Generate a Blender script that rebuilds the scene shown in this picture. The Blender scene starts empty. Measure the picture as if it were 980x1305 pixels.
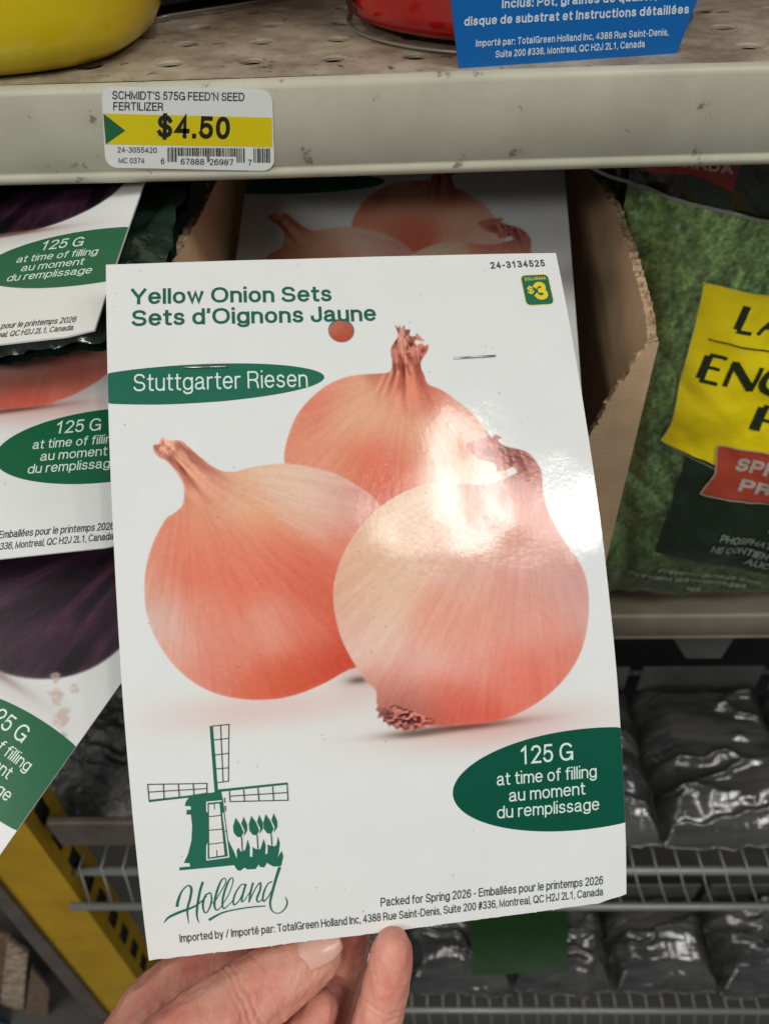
import bpy, math, random
import numpy as np
from mathutils import Matrix, Vector
random.seed(7)
SC = bpy.context.scene
COL = SC.collection
rng = np.random.default_rng(11)

# ---------------------------------------------------------------- camera, world, lamps, exposure
CAM_ROT = Matrix(((0.99951, 0.0142, 0.028), (0.01078, 0.68237, -0.73093), (-0.02949, 0.73087, 0.68188)))
CZ = 1.5                                   # eye height above the floor
cam = bpy.data.cameras.new("camera"); camo = bpy.data.objects.new("camera", cam); COL.objects.link(camo)
camo.matrix_world = Matrix.Translation((0, 0, CZ)) @ CAM_ROT.to_4x4()
cam.sensor_fit = 'VERTICAL'; cam.sensor_height = 24.0; cam.lens = 980 / 1305 * 24.0
cam.clip_start = 0.01; cam.clip_end = 50
cam.dof.use_dof = True; cam.dof.focus_distance = 0.222; cam.dof.aperture_fstop = cam.lens / 1.5
SC.camera = camo

W = bpy.data.worlds.new("World"); SC.world = W; W.use_nodes = True
W.node_tree.nodes['Background'].inputs[0].default_value = (0.93, 0.96, 1.0, 1)
W.node_tree.nodes['Background'].inputs[1].default_value = 0.12

def area(name, p0, p1, width, power, col=(1.0, 0.97, 0.92)):
    """a ceiling tube fitting or added fill light between two points, shining down"""
    p0 = Vector(p0); p1 = Vector(p1)
    l = bpy.data.lights.new(name, 'AREA'); l.shape = 'RECTANGLE'
    l.size = (p1 - p0).length; l.size_y = width; l.energy = power; l.color = col
    o = bpy.data.objects.new(name, l); COL.objects.link(o)
    x = (p1 - p0).normalized(); z = Vector((0, 0, 1)); y = z.cross(x).normalized()
    o.matrix_world = Matrix.Translation((p0 + p1) / 2) @ Matrix((x, y, z)).transposed().to_4x4()
    return o
area("ceiling_or_fill_lamp", (0.62, -0.28, 2.98), (0.81, -1.00, 2.98), 0.075, 5.2)
area("ceiling_or_fill_lamp", (1.13, -0.55, 2.98), (1.30, -1.02, 2.98), 0.10, 4.5)
area("ceiling_or_fill_lamp", (0.50, -0.80, 3.04), (1.35, -0.80, 3.04), 0.46, 8.5)
area("ceiling_or_fill_lamp", (-1.3, -0.2, 3.0), (-1.05, -1.6, 3.0), 0.30, 17)  # added fill light from the left, brightens the box's right wall
area("ceiling_or_fill_lamp", (-2.3, -2.5, 3.0), (-1.0, -3.1, 3.0), 0.60, 62, (1.0, 0.98, 0.95))  # added fill from front left, brightens the bag and other upright faces
area("ceiling_or_fill_lamp", (-2.4, -0.6, 3.0), (-2.1, -2.1, 3.0), 0.40, 16, (1.0, 0.98, 0.95))  # second fill light added on the left
area("ceiling_or_fill_lamp", (2.0, -0.3, 3.0), (2.25, -1.9, 3.0), 0.30, 20, (1.0, 0.98, 0.95))  # fill light added on the right to balance the left

vs = SC.view_settings
vs.view_transform = 'Standard'; vs.look = 'None'; vs.exposure = 0.05; vs.gamma = 1.0; vs.use_curve_mapping = False
SC.cycles.max_bounces = 6; SC.cycles.use_denoising = True
SC.cycles.caustics_reflective = False; SC.cycles.caustics_refractive = False

# ---------------------------------------------------------------- helpers
MR = np.array(CAM_ROT)
def ray(px, py):
    return MR @ np.array([(px - 490) / 980., -(py - 652.5) / 980., -1.0])
C0 = np.array([0, 0, CZ])
def hy(px, py, Y):
    """point of the place on the vertical plane y = Y"""
    d = ray(px, py); return C0 + d * (Y / d[1])
def hz(px, py, Zr):
    d = ray(px, py); return C0 + d * (Zr / d[2])
def hx(px, py, Xr):
    d = ray(px, py); return C0 + d * (Xr / d[0])
def hd(px, py, D):
    return C0 + ray(px, py) * D
def lin(c):
    c = np.asarray(c, float) / 255.
    return np.where(c <= 0.04045, c / 12.92, ((c + 0.055) / 1.055) ** 2.4)

def vnoise(x, y, seed=0):
    """smooth value noise"""
    r = np.random.default_rng(seed).random((256, 256))
    xi = np.floor(x).astype(int); yi = np.floor(y).astype(int)
    fx = x - xi; fy = y - yi; fx = fx * fx * (3 - 2 * fx); fy = fy * fy * (3 - 2 * fy)
    a = r[xi % 256, yi % 256]; b = r[(xi + 1) % 256, yi % 256]; c = r[xi % 256, (yi + 1) % 256]; d = r[(xi + 1) % 256, (yi + 1) % 256]
    return a * (1 - fx) * (1 - fy) + b * fx * (1 - fy) + c * (1 - fx) * fy + d * fx * fy - 0.5
def fbm(x, y, seed=0, o=4):
    s = 0; a = 1.
    for i in range(o):
        s = s + a * vnoise(x * 2 ** i, y * 2 ** i, seed + i); a *= .5
    return s

def link(name, me, parent=None):
    o = bpy.data.objects.new(name, me); COL.objects.link(o)
    if parent is not None: o.parent = parent
    return o
def mesh(name, V, F, mat, parent=None, smooth=False):
    """one mesh object; world coordinates are made relative to a parent Empty that only has a location"""
    V = np.asarray(V, float)
    if parent is not None and parent.get('rel', 0): V = V - np.array(parent.location)
    me = bpy.data.meshes.new(name); me.from_pydata(V.tolist(), [], [tuple(int(i) for i in f) for f in F])
    if mat is not None:
        for m in (mat if isinstance(mat, (list, tuple)) else [mat]): me.materials.append(m)
    if smooth: me.polygons.foreach_set('use_smooth', [True] * len(me.polygons))
    me.update()
    return link(name, me, parent)
def thing(name, label, cat, loc, group=None):
    o = bpy.data.objects.new(name, None); COL.objects.link(o); o.location = tuple(float(v) for v in loc)
    o.empty_display_size = .02; o['label'] = label; o['category'] = cat; o['rel'] = 1
    if group: o['group'] = group
    return o
def tag(o, label, cat, group=None):
    o['label'] = label; o['category'] = cat
    if group: o['group'] = group
    return o
def grid_faces(nu, nv):
    i, j = np.meshgrid(np.arange(nu - 1), np.arange(nv - 1), indexing='ij')
    a = (i * nv + j).ravel(); return np.stack([a, a + nv, a + nv + 1, a + 1], 1)
def fast_mesh(name, V, F, mat, parent=None, colors=None, smooth=True):
    V = np.asarray(V, np.float32); F = np.asarray(F, np.int32)
    me = bpy.data.meshes.new(name); me.vertices.add(len(V)); me.vertices.foreach_set('co', V.ravel())
    n = F.shape[1]; me.loops.add(F.size); me.loops.foreach_set('vertex_index', F.ravel())
    me.polygons.add(len(F)); me.polygons.foreach_set('loop_start', np.arange(0, F.size, n, dtype=np.int32))
    me.polygons.foreach_set('loop_total', np.full(len(F), n, np.int32)) if False else None
    me.polygons.foreach_set('use_smooth', np.full(len(F), smooth))
    me.update(calc_edges=True)
    if colors is not None:
        at = me.color_attributes.new('print', 'FLOAT_COLOR', 'POINT')
        c = np.ones((len(V), 4), np.float32); c[:, :3] = colors; at.data.foreach_set('color', c.ravel())
    me.materials.append(mat)
    return link(name, me, parent)
def box_vf(lo, hi):
    (a, b, c), (d, e, f) = lo, hi
    V = [(a, b, c), (d, b, c), (d, e, c), (a, e, c), (a, b, f), (d, b, f), (d, e, f), (a, e, f)]
    return V, [(3, 2, 1, 0), (4, 5, 6, 7), (0, 1, 5, 4), (1, 2, 6, 5), (2, 3, 7, 6), (3, 0, 4, 7)]
class MB:
    def __init__(s): s.V = []; s.F = []
    def add(s, V, F):
        n = len(s.V); s.V += [tuple(v) for v in V]; s.F += [tuple(i + n for i in f) for f in F]; return s
    def box(s, lo, hi): return s.add(*box_vf(lo, hi))
    def tube(s, P, r, n=8, cap=True):
        P = [Vector(p) for p in P]; R = r if isinstance(r, (list, tuple)) else [r] * len(P); base = len(s.V); up = None
        for i, p in enumerate(P):
            t = (P[min(i + 1, len(P) - 1)] - P[max(i - 1, 0)]).normalized()
            if up is None: up = t.orthogonal().normalized()
            u = (up - t * up.dot(t)).normalized(); up = u; w = t.cross(u)
            for k in range(n):
                a = 2 * math.pi * k / n; s.V.append(tuple(p + (u * math.cos(a) + w * math.sin(a)) * R[i]))
        for i in range(len(P) - 1):
            for k in range(n):
                a = base + i * n + k; b = base + i * n + (k + 1) % n; s.F.append((a, b, b + n, a + n))
        if cap: s.F.append(tuple(base + k for k in range(n))[::-1]); s.F.append(tuple(base + (len(P) - 1) * n + k for k in range(n)))
        return s
    def build(s, name, mat, parent=None, smooth=False, bevel=0):
        o = mesh(name, s.V, s.F, mat, parent, smooth)
        if bevel:
            b = o.modifiers.new('bevel', 'BEVEL'); b.width = bevel; b.segments = 2; b.limit_method = 'ANGLE'
        return o

# ---------------------------------------------------------------- materials
def mat(name, col, rough=.5, spec=.5, metal=0, coat=0, coat_r=.05, noise=None, bump=None, attr=False, sss=0, wear=None):
    """col (linear rgb); noise=(scale, other colour, amount[, stretch]); bump=(scale, strength, distance[, stretch]); wear=(scale, colour, threshold)"""
    m = bpy.data.materials.new(name); m.use_nodes = True; N = m.node_tree.nodes; L = m.node_tree.links; b = N['Principled BSDF']
    b.inputs['Roughness'].default_value = rough; b.inputs['Metallic'].default_value = metal
    b.inputs['Specular IOR Level'].default_value = spec
    b.inputs['Coat Weight'].default_value = coat; b.inputs['Coat Roughness'].default_value = coat_r
    tc = N.new('ShaderNodeTexCoord')
    def coords(st):
        if not st: return tc.outputs['Object']
        mp = N.new('ShaderNodeMapping'); mp.inputs['Scale'].default_value = st; L.new(tc.outputs['Object'], mp.inputs['Vector']); return mp.outputs[0]
    if attr:
        a = N.new('ShaderNodeAttribute'); a.attribute_name = 'print'; src = a.outputs['Color']
    else:
        c = N.new('ShaderNodeRGB'); c.outputs[0].default_value = (*[float(v) for v in col], 1); src = c.outputs[0]
    def mixin(src, fac, colr):
        x = N.new('ShaderNodeMix'); x.data_type = 'RGBA'; L.new(fac, x.inputs['Factor']); L.new(src, x.inputs['A'])
        x.inputs['B'].default_value = (*[float(v) for v in colr], 1); return x.outputs['Result']
    if noise:
        n = N.new('ShaderNodeTexNoise'); n.inputs['Scale'].default_value = noise[0]; n.inputs['Detail'].default_value = 6; n.inputs['Roughness'].default_value = .65
        L.new(coords(noise[3] if len(noise) > 3 else None), n.inputs['Vector'])
        r = N.new('ShaderNodeMapRange'); r.inputs['From Min'].default_value = .38; r.inputs['From Max'].default_value = .64; r.inputs['To Max'].default_value = noise[2]
        L.new(n.outputs['Fac'], r.inputs['Value']); src = mixin(src, r.outputs[0], noise[1])
    if wear:
        n = N.new('ShaderNodeTexNoise'); n.inputs['Scale'].default_value = wear[0]; n.inputs['Detail'].default_value = 8; n.inputs['Roughness'].default_value = .7
        L.new(coords(wear[3] if len(wear) > 3 else None), n.inputs['Vector'])
        r = N.new('ShaderNodeMapRange'); r.inputs['From Min'].default_value = wear[2]; r.inputs['From Max'].default_value = wear[2] + .05; r.inputs['To Max'].default_value = .85
        L.new(n.outputs['Fac'], r.inputs['Value']); src = mixin(src, r.outputs[0], wear[1])
    L.new(src, b.inputs['Base Color'])
    if bump:
        bs = bump if isinstance(bump, list) else [bump]; prev = None
        for q in bs:
            n = N.new('ShaderNodeTexNoise'); n.inputs['Scale'].default_value = q[0]; n.inputs['Detail'].default_value = 4
            L.new(coords(q[3] if len(q) > 3 else None), n.inputs['Vector'])
            bp = N.new('ShaderNodeBump'); bp.inputs['Strength'].default_value = q[1]; bp.inputs['Distance'].default_value = q[2]
            L.new(n.outputs['Fac'], bp.inputs['Height'])
            if prev is not None: L.new(prev, bp.inputs['Normal'])
            prev = bp.outputs[0]
        L.new(prev, b.inputs['Normal'])
        if coat: L.new(prev, b.inputs['Coat Normal'])
    if sss:
        b.inputs['Subsurface Weight'].default_value = sss; b.inputs['Subsurface Radius'].default_value = (1.0, .35, .2); b.inputs['Subsurface Scale'].default_value = .004
    return m
PA = 1.04                                   # shown colour of the print -> its reflectance
def pc(r, g, b): return lin((r, g, b)) * PA
BMPC = [(700, .22, .00012), (160, .10, .0003), (5000, .25, .00003)]
M = dict(
    card_print=mat('glossy_card_print', 0, .10, .5, attr=True, bump=BMPC),
    card_old=mat('card_print_in_box', 0, .28, .5, attr=True, bump=BMPC),
    card_edge=mat('card_edge', pc(222, 222, 216), .7),
    hole_rim=mat('pressed_rim', lin((120, 138, 130)), .5),
    ink_green=mat('green_ink', pc(36, 104, 84), .22, bump=BMPC),
    ink_green2=mat('green_ink_oval', pc(2, 80, 60), .22, bump=BMPC),
    ink_green3=mat('green_ink_oval_old', pc(22, 96, 62), .28, bump=BMPC),
    ink_grey=mat('dark_grey_ink', pc(64, 70, 66), .25),
    ink_title=mat('title_ink', pc(38, 100, 82), .22),
    ink_black=mat('black_ink', pc(30, 30, 28), .4),
    ink_white=mat('white_ink', pc(214, 232, 224), .25),
    ink_yellow=mat('yellow_ink', pc(226, 204, 40), .25),
    steel=mat('staple_wire', (.55, .54, .5), .3, metal=1),
    shelf=mat('beige_shelf_paint', lin((194, 192, 172)), .42, noise=(22, lin((172, 169, 148)), .75), wear=(90, lin((108, 100, 84)), .615), bump=(30, .12, .001)),
    deck=mat('worn_shelf_deck', lin((182, 172, 152)), .5, noise=(50, lin((120, 104, 84)), .85), wear=(120, lin((60, 50, 38)), .60), bump=(60, .2, .001)),
    shelf2=mat('lower_shelf_paint', lin((135, 128, 112)), .45, noise=(12, lin((100, 92, 76)), .7), bump=(30, .12, .001)),
    tag_white=mat('label_paper', pc(222, 224, 220), .45),
    tag_yellow=mat('label_yellow', pc(214, 196, 0), .45),
    tag_green=mat('label_green', pc(30, 96, 60), .45),
    jug=mat('yellow_plastic', lin((222, 200, 8)), .28, coat=.3, noise=(14, lin((198, 168, 4)), .5), bump=(18, .15, .002)),
    red_plastic=mat('red_plastic', lin((178, 18, 22)), .22, coat=.4, noise=(20, lin((150, 14, 18)), .6), bump=(14, .2, .003)),
    dark_red=mat('dark_red_print', lin((120, 14, 16)), .35),
    recess_shade=mat('painted_recess_shade', lin((70, 8, 10)), .5),
    clear_edge=mat('clear_plastic_rim', (.22, .20, .17), .2, coat=.5),
    blue=mat('blue_card', lin((2, 98, 172)), .38, bump=(300, .1, .0003)),
    white_print=mat('white_print', lin((205, 222, 235)), .4),
    cardboard=mat('brown_cardboard', lin((204, 174, 138)), .85, noise=(60, lin((184, 152, 116)), .6), bump=[(160, .25, .0006, (1, 1, 5)), (900, .25, .0003)]),
    cardboard_edge=mat('torn_cardboard_edge', lin((205, 178, 142)), .9, noise=(400, lin((120, 92, 64)), .8), bump=(500, .8, .001)),
    black_card=mat('black_card', (.02, .02, .02), .35, bump=(60, .3, .002)),
    poly_dark=mat('dark_green_poly_bag', lin((34, 52, 42)), .22, coat=.6, noise=(45, lin((16, 26, 20)), .9), bump=[(40, .8, .004), (120, .5, .0015)]),
    black_plastic=mat('black_shrink_film', (.028, .029, .029), .17, .7, noise=(12, (.085, .085, .085), .9, (.6, 4, 1)), coat=.5, coat_r=.12, bump=[(14, .4, .008, (.5, 3.0, 1)), (60, .2, .002, (.4, 2.0, 1))]),
    black_plastic2=mat('black_bubbled_film', (.04, .04, .041), .14, .8, noise=(60, (.13, .13, .13), .9), bump=[(90, 1.0, .006), (220, .6, .002)]),
    dark=mat('dark_void', (.012, .012, .012), .8, noise=(6, (.02, .02, .02), .8)),
    grey_strip=mat('grey_plastic', (.10, .10, .10), .4, noise=(20, (.06, .06, .06), .7)),
    wire=mat('galvanised_wire', (.27, .28, .27), .4, metal=.35, noise=(60, (.22, .22, .2), .5)),
    green_tag=mat('dark_green_label', lin((30, 60, 28)), .4, bump=(30, .4, .003)),
    yellow_steel=mat('yellow_painted_steel', lin((190, 152, 22)), .5, noise=(14, lin((160, 124, 14)), .7), bump=(40, .1, .001)),
    brown_steel=mat('brown_steel', lin((96, 88, 80)), .5, noise=(20, lin((66, 58, 52)), .7)),
    blue_tray=mat('blue_tray', lin((30, 66, 112)), .5, noise=(60, lin((12, 18, 30)), .95)),
    tan=mat('tan_packet', lin((128, 112, 92)), .5, noise=(110, lin((92, 52, 30)), .9)),
    tan2=mat('tan_packet_light', lin((196, 182, 160)), .5, noise=(90, lin((120, 84, 54)), .9)),
    floor=mat('floor_tile', (.07, .07, .065), .5, noise=(4, (.05, .05, .045), .6)),
)
ART={
'T':[(44.94,61.27),(45.03,58.17),(46.56,53.12),(49.04,47.97),(52.76,43.59),(57.54,39.88),(62.91,37.64),(68.08,36.98),(72.35,36.98),(75.34,36.73),(76.31,35.24),(76.61,33.13),(76.4,30.79),(76.7,29.63),(77.7,27.91),(78.75,26.57),(79.1,24.99),(78.53,22.57),(79.45,23.41),(79.81,22.62),(80.25,23.64),(81.18,22.68),(81.23,23.89),(82.68,24.15),(82.3,25.93),(83.92,26.2),(84.4,25.22),(85.04,26.05),(86.31,27.9),(83.78,27.49),(83.98,28.98),(85.5,28.46),(86.51,29.3),(87.31,28.74),(87.25,30.12),(86.43,31.66),(84.7,34.01),(84.49,35.85),(85.14,38.19),(85.93,40.91),(89.64,42.95),(93.9,46.61),(97.4,50.15),(100.12,54.42),(101.57,57.23),(104.35,63.69),(104.52,71.45),(93.71,79.36),(67.78,81.64),(51.51,76.19)],
'R':[(92.98,69.99),(98.88,70.4),(102.04,69.87),(105.66,68.66),(108.01,67.71),(106.96,66.09),(105.07,66.85),(102.59,67.13),(102.47,66.24),(101.69,64.63),(98.55,63.76),(95.9,61.72),(94.53,59.4),(96.34,58.03),(99.68,57.47),(101.18,56.75),(102.21,57.49),(102.99,56.63),(104.79,57.65),(103.67,58.35),(105.47,60.08),(108.5,61.04),(111.01,61.87),(112.71,63.42),(114.32,66.12),(114.99,68.4),(114.83,70.83),(114.71,74.05),(116.03,81.45),(119.71,88.82),(122.79,94.3),(124.14,99.71),(123.97,105.74),(122.58,112.63),(119.65,119.25),(115.03,124.82),(109.41,129.02),(102.85,132.22),(95.75,134),(87.9,134),(80.3,133.61),(76.75,133.24),(76.3,133.61),(75.25,133.7),(73.98,133.78),(73.52,134.35),(72.31,133.81),(71.24,134.11),(69.85,133.13),(68.8,133.23),(67.85,132.09),(66.99,132.41),(66.26,131.1),(65.44,131.01),(65.53,129.78),(64.07,129.83),(64.59,128.45),(63.81,127.75),(64.32,126.56),(64.1,125.66),(64.31,123.89),(63.92,122.21),(61.55,119.51),(58.65,114.24),(56.18,108.16),(55.03,101.31),(55.07,95.57),(56.79,89.74),(59.33,84.96),(63.09,80.02),(67.78,75.72),(74.19,71.79),(80.57,69.57),(86.74,69.13)],
'L':[(11.04,53.72),(12.61,53.27),(13.05,52.44),(13.68,51.41),(14.43,52.53),(18.18,52.91),(19.74,54.31),(21.79,56.43),(23.84,58.53),(26.43,60.72),(29.03,62.03),(31.88,62.29),(34.69,61.64),(40.81,60.99),(46.2,61.06),(53.58,62.94),(58.88,65.03),(63.47,68.15),(68.57,72.8),(71.98,81.97),(72.6,98.73),(69.33,112.87),(57.45,116.55),(51.23,119.32),(43.08,121.76),(35.09,122.18),(27.38,120.89),(21.1,118.3),(16.13,114.49),(12.04,109.51),(8.65,102.81),(7.09,96.08),(7.17,89.56),(8.11,84.3),(10.33,78.58),(13.48,73.49),(15.33,72.4),(17.57,70.66),(18.19,69.07),(18.46,66.31),(17.92,63.77),(16.46,61.14),(14.71,58.49),(12.85,57.24),(11.31,55.43)],
'CL':[(11.56,54.27,200,130,105),(13.47,52.25,225,165,140),(17.03,54.21,228,172,145),(14.33,55.53,165,100,85),(18.93,56.91,205,140,115),(16.25,57.79,205,138,115),(17.71,61.08,222,150,120),(19.51,65.42,205,140,120),(21.29,69.74,226,160,125),(24.6,64.74,214,132,110),(31.37,70.49,228,178,150),(29.66,65.1,228,182,150),(41.99,64.92,230,192,168),(52.16,67.78,226,190,172),(60.14,72.61,222,172,158),(66.24,75.18,220,150,135),(37.19,75.1,230,168,130),(51.51,76.19,228,180,158),(14.75,79.55,228,138,112),(17.26,87.89,224,116,92),(11.22,89.4,226,136,112),(30.59,82.86,226,128,102),(44.6,86.05,222,118,93),(50.25,92.7,218,112,88),(59.11,85.15,222,130,108),(57.79,101.56,214,102,78),(53.78,113.45,206,78,58),(29.92,93.01,226,124,100),(21.58,98.35,226,146,124),(10.43,99.37,220,184,172),(8.05,93.15,218,185,172),(15.34,108.82,224,164,146),(28.82,109.07,226,142,120),(37.23,103.79,226,148,128),(34.18,118.05,218,108,82),(21.45,114.8,222,136,116),(44.2,119.03,208,90,66),(49.17,106.91,222,128,104),(8.05,86.11,222,165,142),(9.9,81.19,226,144,118),(40.83,81.62,226,134,104),(24.58,82.38,226,140,108),(21.01,74.9,224,140,112),(61.25,110.06,200,72,55),(46.68,71.62,230,196,172)],
'CT':[(48.97,54.59,226,146,116),(46.16,58.77,222,140,120),(53.85,46.02,222,132,108),(60.79,39.6,224,146,122),(69.21,42.37,230,180,146),(70.52,51.51,228,174,144),(61.97,50.99,228,176,142),(52.66,61.37,230,162,130),(69.3,64.67,224,120,96),(66.51,60.12,226,124,98),(73.97,60.61,224,128,100),(68.72,71.1,216,108,84),(60.86,64.09,226,152,120),(80.87,56.62,228,168,138),(86.44,65.83,230,175,150),(84.37,44.36,216,126,102),(92.55,50.56,228,172,148),(96.17,57.57,226,165,140),(56.32,68.07,222,150,130),(78.39,38.23,210,115,90),(82.8,38.45,205,120,98),(76.43,35.78,200,118,95),(80.49,28.82,190,128,112),(79.32,25.13,196,140,128),(81.09,33.64,190,105,85),(85.81,31.48,205,115,90),(85.12,27.58,180,120,108),(78.02,31.11,150,108,98),(87.39,57.03,230,178,150),(75.27,47.28,228,162,130),(97.33,66.56,230,190,165),(64.33,72.92,206,110,88)],
'CR':[(60.5,93.56,228,188,152),(56.31,99.37,222,168,140),(57.63,103.59,228,190,165),(71.98,81.97,230,196,160),(85.54,74.46,230,198,165),(78.91,76.12,230,200,165),(98.05,79.68,226,180,155),(111.73,76.34,218,150,130),(112.9,85.12,220,160,140),(122.5,98.78,214,162,148),(70.52,98.55,230,195,160),(91.99,96.21,226,180,156),(102.32,101.3,222,158,138),(91.2,104.52,228,160,130),(80.44,105.64,230,166,136),(65.69,106.37,230,195,168),(62.98,114.32,230,196,175),(73.31,115.31,230,182,162),(90.1,116.92,230,165,145),(112.36,110.63,228,158,136),(122.24,107.29,216,168,152),(115.94,119.42,224,138,116),(102.22,126.48,226,120,98),(89.05,129.94,224,122,100),(76.63,126.37,228,142,118),(68.61,122.06,228,162,140),(96.13,121.68,228,144,120),(108.83,125.46,224,124,102),(80.41,132.17,206,88,68),(90.94,133.28,210,84,62),(103.94,67,215,135,112),(100.19,61.19,190,112,95),(97.01,59.87,215,125,105),(106.43,64.94,130,82,78),(110.89,65.23,140,85,78),(104.71,60.8,170,110,100),(109,62.42,165,90,75),(113.29,67.62,160,90,78),(113.25,73.15,212,125,105),(98.9,72.15,216,120,96),(107.83,71.68,222,160,135),(104.85,78.02,224,170,146),(67.98,130.24,150,95,85),(66.15,126.96,165,100,85),(71.97,132.73,130,80,72),(65.31,124.4,215,130,105),(74.2,130.89,190,110,90),(84.27,87.16,228,185,158),(113.89,95.92,218,168,150),(63.08,87.55,228,186,150)],
'mill_fill':[[(21,127.49),(21.84,127.58),(21.84,144.86),(20.94,144.97)],[(4.35,145.47),(4.48,144.86),(14.47,144.79),(18.95,144.53),(18.89,145.2),(14.42,145.38)],[(21.42,144.05),(39.52,144.17),(39.56,144.76),(21.77,144.76)],[(13.24,147.48),(13.45,146.45),(14.43,145.29),(16.28,144.95),(18.93,144.74),(22.6,144.6),(22.89,147.08),(23.36,157.85),(24.37,160.58),(25.17,163.31),(24.58,164.47),(13.21,164.18),(12.81,164.13),(13.18,163.61),(13.05,162.8),(11.65,162.54),(12.97,160.08),(14.07,156.75),(14.6,152.94),(14.54,149.87),(13.45,149.75),(13.56,148.49),(14.64,148.61),(14.64,147.64)],[(10.41,163.62),(24.91,163.94),(25.05,164.75),(10.33,164.45)],[(24.3,161.45),(25.19,163.09),(25.26,160.69),(25.84,160.1),(26.16,161.24),(27.42,160.95),(28.26,158.22),(28.71,160.23),(28.42,162.83),(29.1,163.13),(29.41,160.32),(30.09,161.05),(31.32,161.2),(32.36,158.49),(32.76,160.28),(32.43,162.88),(33.08,162.52),(33.26,160.13),(34.44,160.93),(35.5,160.62),(36.1,158.28),(36.44,160.29),(35.95,162.87),(35.44,164.13),(36.75,162.3),(37.04,163.89),(36.3,166.46),(34.43,166.45),(33.25,165.63),(32.67,165.12),(31.95,166.36),(30.73,165.99),(30.58,165.3),(29.66,166.52),(27.6,166.35),(26.83,165.73),(25.73,166.48),(24.93,166.16),(24.06,164.28)],[(25.68,152),(26.75,153.93),(27.4,156.16),(26.68,157.38),(25.67,157.17),(24.88,155.86),(24.89,154.14)],[(29.7,151.95),(30.78,153.88),(31.43,156.12),(30.72,157.34),(29.7,157.13),(28.9,155.82),(28.91,154.1)],[(33.4,151.95),(34.49,153.89),(35.14,156.13),(34.43,157.34),(33.41,157.14),(32.61,155.83),(32.62,154.1)],[(27.73,151.98),(28.46,154.13),(28.37,155.84),(27.31,157.23),(27.71,155.77),(27.02,153.7)],[(31.76,151.93),(32.49,154.08),(32.4,155.8),(31.35,157.19),(31.75,155.72),(31.05,153.66)],[(35.46,151.94),(36.21,154.09),(36.12,155.81),(35.06,157.2),(35.46,155.73),(34.75,153.66)]],
'mill_line':[[(21.76,127.57),(25.9,127.58),(24.66,142.22),(21.97,142.26)],[(23.78,127.57),(23.31,142.24)],[(21.81,131.17),(25.55,131.14)],[(21.84,135.07),(25.25,135.01)],[(21.76,138.68),(24.97,138.74)],[(19.01,144.75),(19.22,142.17),(4.42,140.84),(4.45,145.23)],[(4.49,142.85),(19.11,143.5)],[(8.32,141.18),(8.21,144.89)],[(12.04,141.51),(12.04,144.9)],[(15.76,141.83),(15.76,144.81)],[(39.5,144.38),(39.41,148.88),(24.64,147.58),(24.69,144.88)],[(24.75,146.15),(39.44,146.83)],[(28.32,144.95),(28.33,147.91)],[(31.97,144.93),(32,148.24)],[(35.75,144.93),(35.72,148.54)],[(26.8,157.39),(26.69,160.86)],[(30.79,157.43),(30.72,160.91)],[(34.38,157.42),(34.36,160.92)],[(23.34,146.5),(23.33,147.64)],[(23.33,148.62),(23.31,149.89)]],
'mill_white_fill':[[(19.3,147.74),(21.94,147.74),(22.11,161.62),(18.24,161.81)]],
'mill_white_line':[[(22.4,147.11),(18.82,147.05),(17.54,162.38),(23.12,162.27),(22.62,150.45)]],
'mill_pane_line':[[(20.64,147.68),(20.16,161.82)],[(19.16,150.91),(22.09,150.9)],[(18.86,154.51),(22.12,154.59)],[(18.63,158.24),(22.1,158.22)]],
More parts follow.
